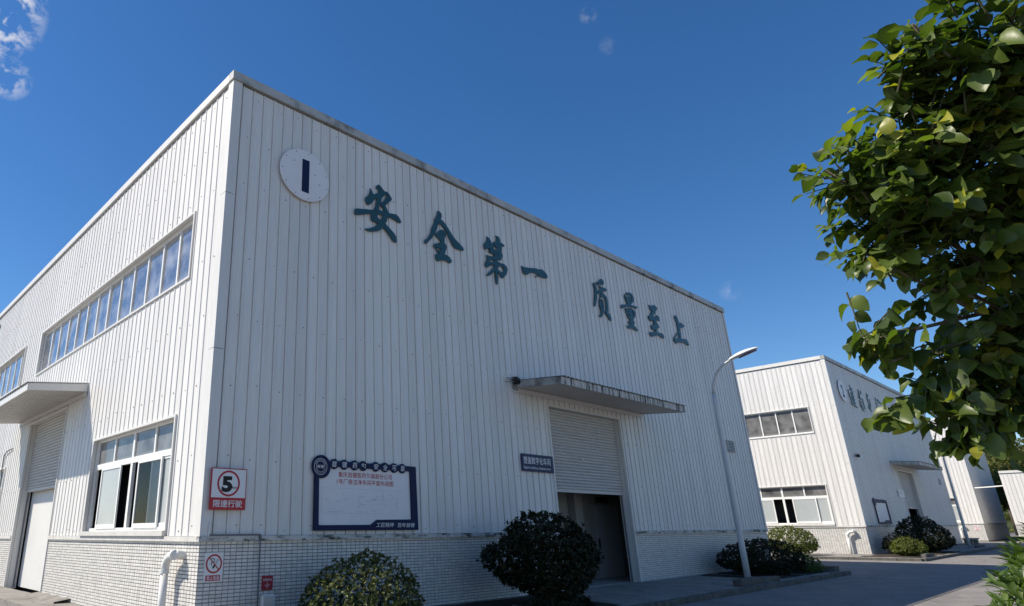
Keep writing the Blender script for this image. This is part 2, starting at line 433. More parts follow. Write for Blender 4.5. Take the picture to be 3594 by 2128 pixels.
# outlines of the cut-out characters (x, z on the wall, metres)
GLYPHS={'an':[[(4.27,10.134),(4.35,10.115),(4.414,10.056),(4.485,10.007),(4.575,10.025),(4.656,9.985),(4.744,9.865),(4.701,9.796),(4.617,9.719),(4.526,9.62),(4.504,9.586),(4.54,9.544),(4.579,9.476),(4.626,9.418),(4.741,9.436),(4.881,9.462),(4.971,9.423),(5.019,9.364),(5.067,9.292),(5.024,9.251),(4.933,9.262),(4.844,9.294),(4.737,9.3),(4.599,9.302),(4.566,9.231),(4.548,9.159),(4.498,9.07),(4.569,9.02),(4.68,8.962),(4.807,8.876),(4.862,8.807),(4.883,8.681),(4.849,8.632),(4.769,8.66),(4.674,8.737),(4.581,8.833),(4.502,8.894),(4.427,8.936),(4.36,8.876),(4.28,8.805),(4.155,8.747),(4.001,8.693),(3.894,8.686),(3.796,8.694),(3.819,8.72),(3.925,8.753),(4.017,8.808),(4.126,8.874),(4.188,8.926),(4.244,8.989),(4.19,9.011),(4.112,9.006),(4.05,8.999),(4.013,9.078),(4.025,9.206),(3.944,9.175),(3.791,9.109),(3.641,9.047),(3.522,9.007),(3.485,9.021),(3.488,9.162),(3.537,9.185),(3.717,9.233),(3.915,9.287),(4.054,9.32),(4.124,9.348),(4.141,9.422),(4.173,9.459),(4.198,9.588),(4.224,9.704),(4.168,9.691),(4.104,9.609),(4.009,9.47),(3.931,9.417),(3.87,9.449),(3.817,9.522),(3.818,9.595),(3.903,9.665),(3.966,9.76),(3.99,9.849),(3.983,9.927),(4.029,9.877),(4.075,9.813),(4.091,9.785),(4.17,9.826),(4.266,9.894),(4.292,9.971),(4.288,10.031),(4.22,9.979),(4.202,10.041),(4.23,10.099)],[(4.549,9.941),(4.581,9.931),(4.555,9.861),(4.488,9.756),(4.406,9.653),(4.358,9.663),(4.376,9.757),(4.458,9.861)],[(4.317,9.582),(4.372,9.54),(4.427,9.506),(4.466,9.438),(4.441,9.41),(4.353,9.394),(4.282,9.397),(4.288,9.485)],[(4.24,9.244),(4.319,9.277),(4.415,9.295),(4.398,9.216),(4.332,9.116),(4.262,9.139),(4.22,9.185)]],'quan':[[(6.499,10.118),(6.584,10.106),(6.65,10.061),(6.658,9.97),(6.604,9.879),(6.689,9.86),(6.789,9.792),(6.887,9.704),(6.985,9.601),(7.084,9.499),(7.218,9.406),(7.356,9.341),(7.477,9.27),(7.534,9.2),(7.486,9.159),(7.341,9.151),(7.181,9.144),(7.095,9.185),(7.016,9.293),(6.904,9.444),(6.809,9.573),(6.736,9.656),(6.645,9.707),(6.527,9.742),(6.468,9.625),(6.437,9.524),(6.372,9.425),(6.366,9.378),(6.438,9.413),(6.529,9.5),(6.592,9.552),(6.687,9.562),(6.762,9.533),(6.793,9.476),(6.788,9.403),(6.731,9.327),(6.718,9.173),(6.779,9.139),(6.8,9.074),(6.777,8.99),(6.729,8.911),(6.714,8.817),(6.792,8.826),(6.893,8.797),(6.965,8.72),(6.965,8.656),(6.914,8.614),(6.812,8.634),(6.711,8.644),(6.574,8.616),(6.427,8.545),(6.346,8.582),(6.321,8.632),(6.33,8.729),(6.458,8.777),(6.469,8.812),(6.388,8.866),(6.301,8.929),(6.276,8.986),(6.324,9.044),(6.436,9.09),(6.566,9.148),(6.578,9.203),(6.513,9.248),(6.397,9.291),(6.342,9.345),(6.261,9.25),(6.206,9.163),(6.102,9.061),(6.032,8.977),(5.956,8.927),(5.933,8.948),(5.938,9.051),(6.004,9.077),(6.075,9.174),(6.181,9.302),(6.223,9.457),(6.299,9.624),(6.366,9.75),(6.343,9.795),(6.415,9.858),(6.472,9.969),(6.504,10.059)],[(6.368,8.949),(6.444,8.952),(6.562,8.954),(6.568,8.923),(6.515,8.883),(6.44,8.887),(6.383,8.915)]],'di':[[(8.603,9.954),(8.665,9.953),(8.75,9.909),(8.799,9.859),(8.817,9.775),(8.773,9.705),(8.851,9.759),(8.927,9.871),(8.956,9.88),(8.925,9.768),(8.899,9.62),(8.981,9.618),(9.069,9.669),(9.16,9.747),(9.037,9.711),(8.977,9.745),(8.982,9.836),(9.063,9.937),(9.101,10.026),(9.055,10.11),(9.159,10.128),(9.228,10.091),(9.262,10.009),(9.249,9.947),(9.359,9.934),(9.449,9.902),(9.443,9.854),(9.287,9.803),(9.293,9.695),(9.264,9.609),(9.314,9.559),(9.333,9.487),(9.25,9.413),(9.256,9.351),(9.156,9.313),(9.024,9.277),(9.018,9.229),(9.093,9.25),(9.201,9.228),(9.351,9.25),(9.457,9.208),(9.517,9.116),(9.48,9.017),(9.43,8.916),(9.336,8.829),(9.236,8.753),(9.149,8.794),(9.085,8.865),(9.021,8.935),(9.013,8.871),(8.993,8.618),(8.969,8.489),(8.922,8.472),(8.895,8.544),(8.9,8.743),(8.906,8.905),(8.792,8.82),(8.675,8.722),(8.6,8.676),(8.457,8.642),(8.554,8.74),(8.728,8.884),(8.9,9.066),(8.895,9.095),(8.746,9.043),(8.632,8.976),(8.52,8.909),(8.463,8.949),(8.474,9.063),(8.556,9.172),(8.566,9.262),(8.517,9.304),(8.6,9.34),(8.669,9.322),(8.907,9.369),(8.932,9.458),(8.807,9.442),(8.702,9.463),(8.67,9.498),(8.709,9.521),(8.774,9.546),(8.662,9.584),(8.614,9.551),(8.528,9.491),(8.471,9.535),(8.475,9.662),(8.575,9.773),(8.647,9.865),(8.635,9.925)],[(8.682,9.188),(8.765,9.219),(8.913,9.26),(8.91,9.2),(8.684,9.132)],[(9.073,9.542),(9.118,9.542),(9.122,9.492),(9.071,9.446)],[(9.02,9.01),(9.133,9.122),(9.246,9.145),(9.333,9.105),(9.332,9.016),(9.257,8.934),(9.149,8.944)]],'yi':[[(10.278,9.444),(10.329,9.412),(10.443,9.433),(10.614,9.457),(10.819,9.504),(11.062,9.548),(11.148,9.54),(11.355,9.601),(11.48,9.553),(11.583,9.504),(11.626,9.448),(11.624,9.372),(11.593,9.345),(11.462,9.315),(11.331,9.316),(11.222,9.319),(11.069,9.271),(11.019,9.275),(10.947,9.224),(10.927,9.235),(10.999,9.279),(11.101,9.333),(11.127,9.363),(11.048,9.366),(10.904,9.361),(10.758,9.333),(10.643,9.275),(10.583,9.246),(10.504,9.187),(10.433,9.176),(10.354,9.201),(10.313,9.249),(10.309,9.322),(10.253,9.412)]],'zhi4':[[(15.05,10.2),(15.139,10.203),(15.224,10.141),(15.21,10.035),(15.128,9.97),(14.996,9.97),(14.829,9.906),(14.736,9.925),(14.658,9.962),(14.74,9.989),(14.889,10.07)],[(14.476,9.917),(14.569,9.903),(14.653,9.848),(14.683,9.742),(14.653,9.585),(14.594,9.311),(14.514,9.195),(14.463,9.06),(14.38,8.975),(14.337,8.99),(14.355,9.098),(14.426,9.273),(14.493,9.473),(14.533,9.693),(14.503,9.799)],[(14.832,9.873),(14.937,9.905),(15.014,9.86),(15.218,9.884),(15.326,9.872),(15.377,9.807),(15.302,9.77),(15.166,9.757),(15.077,9.711),(15.05,9.641),(15.154,9.615),(15.254,9.575),(15.322,9.49),(15.317,9.288),(15.304,9.097),(15.269,8.928),(15.37,8.875),(15.418,8.798),(15.404,8.671),(15.357,8.643),(15.259,8.691),(15.192,8.776),(15.099,8.842),(15.035,8.94),(15.137,8.999),(15.175,9.156),(15.179,9.357),(15.16,9.503),(14.961,9.451),(14.851,9.444),(14.818,9.487),(14.881,9.526),(14.914,9.622),(14.721,9.533),(14.661,9.581),(14.715,9.65),(14.903,9.757),(14.918,9.824)],[(14.779,9.416),(14.827,9.389),(14.837,9.292),(14.817,9.114),(14.84,8.984),(14.878,9.054),(14.927,9.263),(14.89,9.379),(14.936,9.389),(15.017,9.32),(15.006,9.181),(15.002,9.056),(14.945,8.884),(14.835,8.738),(14.695,8.642),(14.615,8.668),(14.624,8.706),(14.755,8.806),(14.797,8.895),(14.744,8.988),(14.721,9.093),(14.746,9.271)]],'liang':[[(16.645,9.971),(16.748,9.956),(16.813,9.885),(16.866,9.947),(17.018,9.972),(17.13,9.891),(17.189,9.971),(17.162,10.052),(17.058,10.028),(16.952,9.996),(16.815,10.024),(16.799,10.073),(17.091,10.149),(17.255,10.121),(17.342,10.033),(17.36,9.951),(17.29,9.808),(17.139,9.708),(17.02,9.629),(17.268,9.644),(17.449,9.67),(17.545,9.618),(17.444,9.57),(17.244,9.559),(16.997,9.544),(16.715,9.483),(16.345,9.337),(16.258,9.344),(16.275,9.444),(16.364,9.496),(16.742,9.58),(16.804,9.633),(16.741,9.711),(16.686,9.816)],[(16.862,9.758),(17.021,9.807),(17.109,9.86),(17.072,9.772),(16.9,9.72)],[(16.588,9.409),(16.671,9.408),(16.666,9.303),(16.741,9.358),(16.723,9.38),(16.91,9.493),(17.029,9.486),(17.216,9.461),(17.319,9.391),(17.271,9.223),(17.114,9.099),(17.043,9.02),(17.104,8.98),(17.132,8.908),(17.057,8.854),(17.03,8.804),(17.167,8.773),(17.246,8.711),(17.298,8.637),(17.219,8.616),(17.06,8.656),(16.896,8.668),(16.714,8.614),(16.573,8.618),(16.529,8.673),(16.551,8.709),(16.71,8.772),(16.848,8.838),(16.704,8.835),(16.633,8.878),(16.777,8.927),(16.825,9.014),(16.696,9.064),(16.625,9.152),(16.576,9.232)],[(16.747,9.295),(16.831,9.339),(16.858,9.305),(16.776,9.268)],[(17.031,9.408),(17.127,9.402),(17.151,9.316),(17.09,9.185),(17.037,9.213),(17.073,9.299)],[(16.699,9.207),(16.762,9.22),(16.845,9.173),(16.794,9.117),(16.731,9.149)]],'zhi':[[(18.535,9.975),(18.636,9.952),(18.821,9.987),(18.99,10.07),(19.117,10.018),(19.219,9.954),(19.142,9.886),(18.988,9.784),(18.949,9.697),(18.785,9.594),(18.73,9.521),(18.879,9.546),(19.034,9.584),(18.997,9.639),(19.111,9.652),(19.214,9.594),(19.25,9.465),(19.189,9.413),(19.068,9.45),(18.947,9.414),(18.932,9.299),(19.053,9.267),(19.101,9.176),(19.117,9.123),(18.945,9.067),(18.887,8.989),(18.876,8.92),(19.024,8.904),(19.208,8.928),(19.374,8.893),(19.402,8.775),(19.364,8.729),(19.232,8.732),(19.071,8.78),(18.941,8.783),(18.679,8.712),(18.499,8.684),(18.38,8.613),(18.292,8.634),(18.211,8.749),(18.254,8.784),(18.594,8.85),(18.741,8.905),(18.714,8.955),(18.534,8.931),(18.453,8.982),(18.448,9.102),(18.696,9.173),(18.753,9.285),(18.691,9.362),(18.49,9.271),(18.384,9.343),(18.323,9.458),(18.476,9.501),(18.607,9.646),(18.742,9.731),(18.609,9.793),(18.515,9.908)]],'shang':[[(20.712,9.982),(20.79,9.998),(20.902,9.965),(20.967,9.887),(21.005,9.733),(21.062,9.719),(21.201,9.757),(21.337,9.728),(21.46,9.661),(21.396,9.602),(21.181,9.53),(21.029,9.485),(20.997,9.368),(21.009,9.23),(20.969,9.062),(21.016,9.021),(21.257,9.056),(21.433,9.078),(21.548,8.988),(21.608,8.868),(21.547,8.817),(21.409,8.843),(21.214,8.883),(21.03,8.889),(20.884,8.828),(20.742,8.832),(20.606,8.793),(20.425,8.712),(20.332,8.758),(20.265,8.824),(20.277,8.944),(20.391,8.985),(20.478,9.06),(20.668,9.195),(20.798,9.329),(20.779,9.506),(20.754,9.722),(20.683,9.869)],[(20.752,9.201),(20.799,9.16),(20.778,9.017),(20.585,8.962),(20.385,8.91),(20.452,8.986),(20.612,9.095)]]}
STROKES_TWO=[[[(45.056,10.323),(45.179,10.126),(45.367,9.937),(45.359,9.724),(45.348,9.44),(45.269,9.08)],[(44.45,9.942),(44.524,9.759),(44.454,9.541),(44.638,9.355),(44.631,9.145),(44.547,8.98)],[(44.516,9.011),(45.137,8.995),(45.653,8.914)],[(44.973,9.993),(45.489,10.149)],[(45.036,9.754),(45.535,9.888)],[(44.964,9.534),(45.479,9.633)],[(44.956,9.323),(45.51,9.424)],[(44.441,9.123),(45.402,9.166)],[(44.909,9.808),(45.023,9.401),(45.08,9.198)]],[[(46.918,10.282),(46.975,10.071),(46.892,9.771),(47.159,9.659)],[(47.432,10.239),(47.49,10.027)],[(46.626,9.882),(47.508,10.048)],[(46.587,9.769),(46.852,9.658),(47.539,9.668)],[(46.676,9.529),(46.594,9.233),(46.719,9.033),(47.08,8.823)],[(47.399,9.651),(47.383,9.36),(47.432,9.005)],[(46.737,9.392),(47.355,9.465)],[(46.694,9.208),(47.361,9.267)],[(46.687,9.065),(47.335,9.102)]],[[(48.83,10.251),(48.98,10.065),(48.674,9.805),(48.799,9.524),(48.884,9.202),(48.994,8.975)],[(49.164,9.845),(49.28,9.691),(49.073,9.333)],[(48.723,9.996),(49.318,10.219)],[(48.636,9.763),(49.33,9.883)],[(48.425,9.26),(48.487,9.121)],[(48.463,9.301),(49.146,9.342)]],[[(50.925,10.228),(51.101,10.058),(50.85,9.799)],[(51.455,10.139),(51.834,10.029),(52.296,9.928)],[(50.809,9.756),(51.569,9.902)],[(50.997,9.74),(50.694,9.289)],[(50.713,9.518),(51.287,9.544)],[(50.199,9.198),(51.253,9.16)]]]
BLOBS= [(-0.97, -11.2, 4.24, 0.44), (-0.85, -10.97, 4.02, 0.46), (-0.95, -10.75, 3.75, 0.44), (-1.12, -10.53, 3.57, 0.34), (-1.28, -10.35, 3.62, 0.15), (-0.92, -10.58, 3.37, 0.4), (-1.16, -10.86, 4.16, 0.26), (-0.98, -10.38, 3.15, 0.22), (-0.5, -10.82, 3.46, 0.63), (-0.59, -10.63, 3.04, 0.3), (-0.4, -10.85, 2.76, 0.36), (-0.45, -10.63, 2.41, 0.31), (-0.67, -10.43, 2.34, 0.24), (-0.82, -10.33, 2.52, 0.12), (-0.96, -10.23, 2.63, 0.09), (-0.78, -10.26, 2.19, 0.12), (-0.63, -10.48, 2.12, 0.17), (-0.52, -10.66, 2.16, 0.22), (-1.34, -10.93, 4.27, 0.13), (-0.31, -10.86, 2.22, 0.25), (-0.5, -10.71, 2.09, 0.14), (-0.61, -10.56, 2.04, 0.11), (-0.62, -10.49, 2.04, 0.1), (-0.85, -11.38, 4.23, 0.46), (-0.47, -11.37, 3.91, 0.62), (-0.15, -11.16, 3.04, 0.67), (-0.12, -10.94, 2.35, 0.47)]

# ------------------------------------------------------------------ ground
def sheet(name, xs, ys, zf, m, **k):
    b = MB(); nx, ny = len(xs), len(ys)
    b.v = [(x, y, zf(x, y)) for y in ys for x in xs]
    b.f = [(j*nx+i, j*nx+i+1, (j+1)*nx+i+1, (j+1)*nx+i) for j in range(ny-1) for i in range(nx-1)]
    return b.build(name, m, **k)
XS = [-3000, -600, -150, -40, -10, 0, 9, 20, 30, 40, 55, 70, 85, 100, 130, 160]
def road_z(x, y): return gz(min(x, 160)) - 0.12
sheet('road', XS + [400, 3000], [-3000, -600, -150, -40, -12, -3, 5, 15, 30, 60, 150, 600, 3000], road_z, M['road'], kind='structure')
def apron(x0, x1, y0, y1):
    xs = [x0 + (x1-x0)*i/12 for i in range(13)]
    b = MB(); n = len(xs)
    for x in xs:
        for y, dz in ((y0, -0.3), (y0, 0.0), (y1, 0.0), (y1, -0.3)): b.v.append((x, y, gz(x)+dz))
    for i in range(n-1):
        for j in range(3): b.f.append((i*4+j, (i+1)*4+j, (i+1)*4+j+1, i*4+j+1))
    b.f += [(0,1,2,3), tuple((n-1)*4+j for j in (3,2,1,0))]
    b.f = [tuple(reversed(f)) for f in b.f] if False else b.f
    o = b.build('pavement', M['apron'], kind='structure')
    bm = bmesh.new(); bm.from_mesh(o.data); bmesh.ops.recalc_face_normals(bm, faces=bm.faces); bm.to_mesh(o.data); bm.free()
    return o
# paving slabs as parts of the apron: cast bays with recessed joints
def kerb(x0, x1, y, n):
    k = empty('kerb'); k['kind'] = 'structure'
    mb = MB().box(-0.5, 0.5, -0.075, 0.075, -0.26, 0.012)
    me = mb.mesh('kerb_stone')
    bm = bmesh.new(); bm.from_mesh(me); bmesh.ops.bevel(bm, geom=list(bm.edges), offset=0.014, segments=1, affect='EDGES'); bm.to_mesh(me); bm.free()
    me.materials.append(M['stone'])
    L = (x1-x0)/n
    for i in range(n):
        x = x0 + (i+0.5)*L
        o = link('kerb_stone', me, None, k, loc=(x, y + rng.uniform(-.008, .008), gz(x) + rng.uniform(-.008, .006)), rot=(0, 0, rng.uniform(-.006, .006)))
        o.scale = (L-0.014, 1, 1)
    return k
apron(-1.0, 24.4, -3.02, -0.0)
apron(-1.0, 0.0, 0.0, 27.0)
kerb(-1.0, 24.4, -3.1, 26)
apron(36.4, 69.0, -3.02, 0.0)
apron(36.4, 40.91, 0.0, 27.0)
kerb(36.4, 69.0, -3.1, 33)
kk = empty('kerb'); kk['kind'] = 'structure'
me = MB().box(-0.075, 0.075, -0.49, 0.49, -0.26, 0.012).mesh('kerb_stone'); me.materials.append(M['stone'])
for i in range(29):
    link('kerb_stone', me, None, kk, loc=(36.32, -2.55+i, gz(36.3)+rng.uniform(-.006, .006)))
# expansion joints between the cast bays of the road and the pavement
jb = MB()
for i in range(15):
    x = -8+i*5.0; z = road_z(x, 0)+.004
    jb.add([(x-.009,-40,z),(x+.009,-40,z),(x+.009,-3.2,z),(x-.009,-3.2,z)], [(0,1,2,3)])
for y in (-6.9, -10.8):
    for i in range(30):
        x0, x1 = -8+i*2.5, -8+(i+1)*2.5
        jb.add([(x0,y-.009,road_z(x0,0)+.006),(x1,y-.009,road_z(x1,0)+.006),(x1,y+.009,road_z(x1,0)+.006),(x0,y+.009,road_z(x0,0)+.006)], [(0,1,2,3)])
for x in (10.2, 12.6, 15.4, 17.4):
    jb.add([(x-.008,-3.0,gz(x)+.004),(x+.008,-3.0,gz(x)+.004),(x+.008,-.02,gz(x)+.004),(x-.008,-.02,gz(x)+.004)], [(0,1,2,3)])
jb.build('expansion_joint', M['joint'], kind='structure')
# planting strip soil under the shrubs
for x0, x1, y0, y1 in ((1.0, 9.0, -2.85, -0.25), (18.6, 24.2, -2.7, -0.2), (37.2, 47.5, -2.85, -0.3)):
    sheet('soil', [x0 + (x1-x0)*i/12 for i in range(13)], [y0, (y0+y1)/2, y1], lambda x, y: gz(x)+0.012+0.02*math.sin(x*5+y*3), M['soil'], kind='structure')

# ------------------------------------------------------------------ factory hall
H, ZT, PITCH = 11.494, 1.47, 0.2775
def clip_profile(a, b):
    """cross-section of one cladding panel (u, outward) between a and b (0..PITCH)"""
    p = [(0, 0.0), (PITCH-0.071, 0.0), (PITCH-0.068, -0.022), (PITCH-0.052, -0.022), (PITCH-0.048, 0.017), (PITCH-0.020, 0.017), (PITCH-0.006, 0.0), (PITCH, 0.0)]
    def at(u):
        for (u0, d0), (u1, d1) in zip(p, p[1:]):
            if u0 <= u <= u1: return d0 + (d1-d0)*(u-u0)/max(1e-9, u1-u0)
        return 0.0
    return [(a, at(a))] + [q for q in p if a+1e-6 < q[0] < b-1e-6] + [(b, at(b))]
PANELS = {}
def panel_mesh(pieces):
    key = tuple((round(a,3), round(b,3), round(z0,3), round(z1,3)) for a, b, z0, z1 in pieces)
    if key not in PANELS:
        b_ = MB()
        for a, b, z0, z1 in pieces:
            pr = clip_profile(a, b)
            vs = [(u, -d, z0) for u, d in pr] + [(u, -d, z1) for u, d in pr]; n = len(pr)
            b_.add(vs, [(i, i+1, n+i+1, n+i) for i in range(n-1)])
        me = b_.mesh('panel'); me.materials.append(M['clad']); PANELS[key] = me
    return PANELS[key]
def wall(name, parent, u0, u1, z0, z1, openings, rz=0.0, loc=(0,0,0), screws=True):
    b = MB()
    us = sorted({u0, u1, *[o[0] for o in openings], *[o[1] for o in openings]})
    zs = sorted({-0.3, z1+.24, *[o[2] for o in openings if o[2] > -0.3], *[o[3] for o in openings]})
    for ua, ub in zip(us, us[1:]):
        for za, zb in zip(zs, zs[1:]):
            uc, zc = (ua+ub)/2, (za+zb)/2
            if uc < u0 or uc > u1 or any(o[0] < uc < o[1] and o[2] < zc < o[3] for o in openings): continue
            b.box(ua, ub, 0.05, 0.06, za, zb)
    w = b.build(name, M['inner'], parent, loc=loc); w.rotation_euler = (0, 0, rz)
    n = int(math.ceil((u1-u0)/PITCH-1e-6))
    for i in range(n):
        a = u0+i*PITCH; e = min(a+PITCH, u1)
        ov = [o for o in openings if o[0] < e-1e-4 and o[1] > a+1e-4 and o[3] > z0]
        cuts = sorted({a, e, *[min(max(o[0], a), e) for o in ov], *[min(max(o[1], a), e) for o in ov]})
        strips = []
        for ca, cb in zip(cuts, cuts[1:]):
            if cb-ca < 1e-4: continue
            segs = [(z0, z1)]
            for o in ov:
                if o[0] <= ca+1e-4 and o[1] >= cb-1e-4:
                    ns = []
                    for s0, s1 in segs:
                        if o[2] > s0: ns.append((s0, min(s1, o[2])))
                        if o[3] < s1: ns.append((max(s0, o[3]), s1))
                    segs = [s for s in ns if s[1]-s[0] > 0.01]
            strips.append((ca-a, cb-a, segs))
        if len(strips) == 1:
            groups = [[(strips[0][0], strips[0][1], s0, s1)] for s0, s1 in strips[0][2]]
        else:
            groups = [[(ca, cb, s0, s1) for ca, cb, segs in strips for s0, s1 in segs]]
        for g in groups:
            if g: link('panel', panel_mesh(g), None, w, loc=(a, 0, 0))
    if screws:
        sb = MB()
        for z in (1.66, 2.95, 4.35, 5.75, 7.05, 8.75, 9.9, 11.0):
            if z > z1: continue
            for i in range(n):
                if (i + int(z*10)) % 2: continue
                u = u0+(i+0.42)*PITCH + rng.uniform(-.05, .05); zz = z + rng.uniform(-.06, .06)
                if any(o[0]-.1 < u < o[1]+.1 and o[2]-.1 < zz < o[3]+.1 for o in openings) or u > u1-.1: continue
                r = rng.uniform(.008, .014)
                vs = [(u+r*math.cos(k*math.pi/3), -0.014, zz+r*math.sin(k*math.pi/3)) for k in range(6)]
                vs += [(x, 0.0, z_) for x, _, z_ in vs]
                sb.add(vs, [tuple(range(6))] + [((k+1)%6, k, 6+k, 6+(k+1)%6) for k in range(6)])
        sb.build('screw', M['screw'], w, kind='stuff')
    return w
def plinth(parent, u0, u1, gaps, rz=0.0, loc=(0,0,0)):
    runs = []; a = u0
    for g0, g1 in sorted(gaps):
        runs.append((a, g0)); a = g1
    runs.append((a, u1))
    b, t = MB(), MB()
    TW, TH, J = 0.122, 0.0627, 0.013
    for a, e in runs:
        b.box(a, e, 0.004, 0.05, -0.3, ZT-0.03)
        nu = int((e-a)/TW)+1
        for i in range(nu):
            for j in range(23):
                x0 = a+i*TW+J/2; x1 = min(a+(i+1)*TW-J/2, e-0.004)
                if x1-x0 < 0.02: continue
                zz1 = ZT-0.035-j*TH; zz0 = zz1-TH+J
                d = 0.006+rng.uniform(-.0015, .0015)
                vs = [(x0,.004,zz0),(x1,.004,zz0),(x1,.004,zz1),(x0,.004,zz1),(x0+.003,-d,zz0+.003),(x1-.003,-d,zz0+.003),(x1-.003,-d,zz1-.003),(x0+.003,-d,zz1-.003)]
                t.add(vs, [(4,5,6,7),(0,1,5,4),(1,2,6,5),(2,3,7,6),(3,0,4,7)])
    p = b.build('plinth', M['mortar'], parent, loc=loc); p.rotation_euler = (0,0,rz)
    t.build('tile', M['tile'], p, kind='stuff')
    return p
def strips_of(parent, name, m, rz, runs, d0, d1, z0, z1, seg, loc=(0,0,0), gap=0.004):
    """a run of trim cut into lengths, each a part"""
    for a, e in runs:
        n = max(1, round((e-a)/seg))
        for i in range(n):
            ua = a+(e-a)*i/n; ub = a+(e-a)*(i+1)/n-gap
            o = MB().box(ua, ub, -d1, -d0, z0, z1).build(name, m, parent, loc=loc); o.rotation_euler = (0,0,rz)
def slat_mesh(w, pitch):
    b = MB(); n = 6
    pr = [(-0.036*math.sin(math.pi*i/n)**0.6, pitch*i/n) for i in range(n+1)]
    b.v = [(0, y, z) for y, z in pr] + [(w, y, z) for y, z in pr]
    b.f = [(i, n+1+i, n+2+i, i+1) for i in range(n)]
    me = b.mesh('slat'); me.materials.append(M['shutter']); return me
def roller_door(parent, rz, u0, u1, zt, zs, depth=0.27, ysl=0.2):
    j = MB()
    j.box(u0-0.06, u0, -0.036, depth+.05, -0.05, zt+0.06); j.box(u1, u1+0.06, -0.036, depth+.05, -0.05, zt+0.06)
    j.box(u0, u1, -0.036, depth+.05, zt, zt+0.06)
    d = j.build('roller_door', M['flash'], parent); d.rotation_euler = (0,0,rz)
    n = int(round((zt-zs-0.09)/0.092)); p = (zt-zs-0.09)/n
    me = slat_mesh(u1-u0-0.03, p)
    for i in range(n):
        link('slat', me, None, d, loc=(u0+0.015, ysl+rng.uniform(-.002, .002), zs+0.09+i*p))
    MB().box(u0+0.012, u1-0.012, ysl-0.035, ysl+0.02, zs, zs+0.088).build('bottom_bar', M['shutter'], d)
    for a, e in ((u0, u0+0.05), (u1-0.05, u1)):
        MB().box(a+.002, e-.002, ysl+0.022, ysl+0.06, 0, zt-.01).build('guide_rail', M['strap'], d)
    return d
def canopy(parent, rz, u0, u1, zwt, zwb, zot, zob, depth, fm):
    b = MB(); n = int(round(depth/0.11)); w = depth/n   # soffit boards running along the wall
    for i in range(n):
        y0 = -depth+0.02+i*w; y1 = y0+w-0.012
        za = zob+(zwb-zob)*(i*w)/depth; zb = zob+(zwb-zob)*((i+1)*w)/depth
        b.add([(u0+.02,y0,za),(u1-.02,y0,za),(u1-.02,y1,zb),(u0+.02,y1,zb),(u0+.02,y0,za+.03),(u1-.02,y0,za+.03),(u1-.02,y1,zb+.03),(u0+.02,y1,zb+.03)],
              [(0,3,2,1),(4,5,6,7),(0,1,5,4),(1,2,6,5),(2,3,7,6),(3,0,4,7)])
    c = b.build('canopy', M['soffit'], parent); c.rotation_euler = (0,0,rz)
    r = MB(); k = int((u1-u0)/0.2)+1; pr = []
    for i in range(k):
        a = u0-0.02+i*(u1-u0+.04)/k; s = (u1-u0+.04)/k
        pr += [(a, 0), (a+s*.55, 0), (a+s*.68, .026), (a+s*.87, .026)]
    pr.append((u1+.02, 0)); m = len(pr)
    r.v = [(u, -depth-0.05, zot+0.012+d) for u, d in pr] + [(u, 0.0, zwt+d) for u, d in pr]
    r.f = [(i, i+1, m+i+1, m+i) for i in range(m-1)]
    r.build('roof_sheet', M['cope'], c)
    nf = 4
    for i in range(nf):
        a = u0+(u1-u0)*i/nf; e = u0+(u1-u0)*(i+1)/nf-.004
        MB().box(a, e, -depth-0.012, -depth+0.014, zob-.012, zot).build('fascia', fm, c)
    for a in (u0-.004, u1-.014):
        MB().add([(a,-depth+.016,zob-.01),(a+.018,-depth+.016,zob-.01),(a+.018,0,zwb-.01),(a,0,zwb-.01),(a,-depth+.016,zot),(a+.018,-depth+.016,zot),(a+.018,0,zwt-.01),(a,0,zwt-.01)],
                 [(0,3,2,1),(4,5,6,7),(0,1,5,4),(1,2,6,5),(2,3,7,6),(3,0,4,7)]).build('fascia', M['cope'] if fm is M['fascia'] else M['flash'], c)
    MB().box(u0-.1, u1, -0.05, -0.03, zwb-.14, zwb-.012).build('flashing', M['flash'], c)
    return c
def surround(b, u0, u1, z0, z1, w=0.05, d=0.042, depth=0.19, bottom=True):
    """sheet-metal flashing round an opening, with its reveal"""
    b.box(u0-w, u0, -d, depth, z0-(w if bottom else 0), z1+w); b.box(u1, u1+w, -d, depth, z0-(w if bottom else 0), z1+w)
    b.box(u0, u1, -d, depth, z1, z1+w)
    if bottom: b.box(u0, u1, -d, depth, z0-w, z0)
def strip_window(parent, rz, u0, u1, z0, z1, n):
    w = MB(); surround(w, u0, u1, z0, z1)
    win = w.build('window', M['flash'], parent); win.rotation_euler = (0,0,rz)
    f = MB(); y0, y1 = 0.105, 0.155
    f.box(u0, u1, y0, y1, z0, z0+.06); f.box(u0, u1, y0, y1, z1-.06, z1)
    p = (u1-u0)/n
    for i in range(n+1):
        c = u0+i*p; a = max(u0, c-.033); e = min(u1, c+.033)
        f.box(a, e, y0-.012, y1, z0+.06, z1-.06)
    f.build('window_frame', M['frame'], win)
    for i in range(n):
        me = MB().add([(0,0,0),(p-.066,0,0),(p-.066,0,z1-z0-.12),(0,0,z1-z0-.12)], [(0,1,2,3)]).mesh('pane')
        o = link('pane', me, M['glassup'], win, loc=(u0+i*p+.033, 0.13, z0+.06))
        o.rotation_euler = (rng.uniform(-.012, .012), 0, rng.uniform(-.012, .012))
    return win
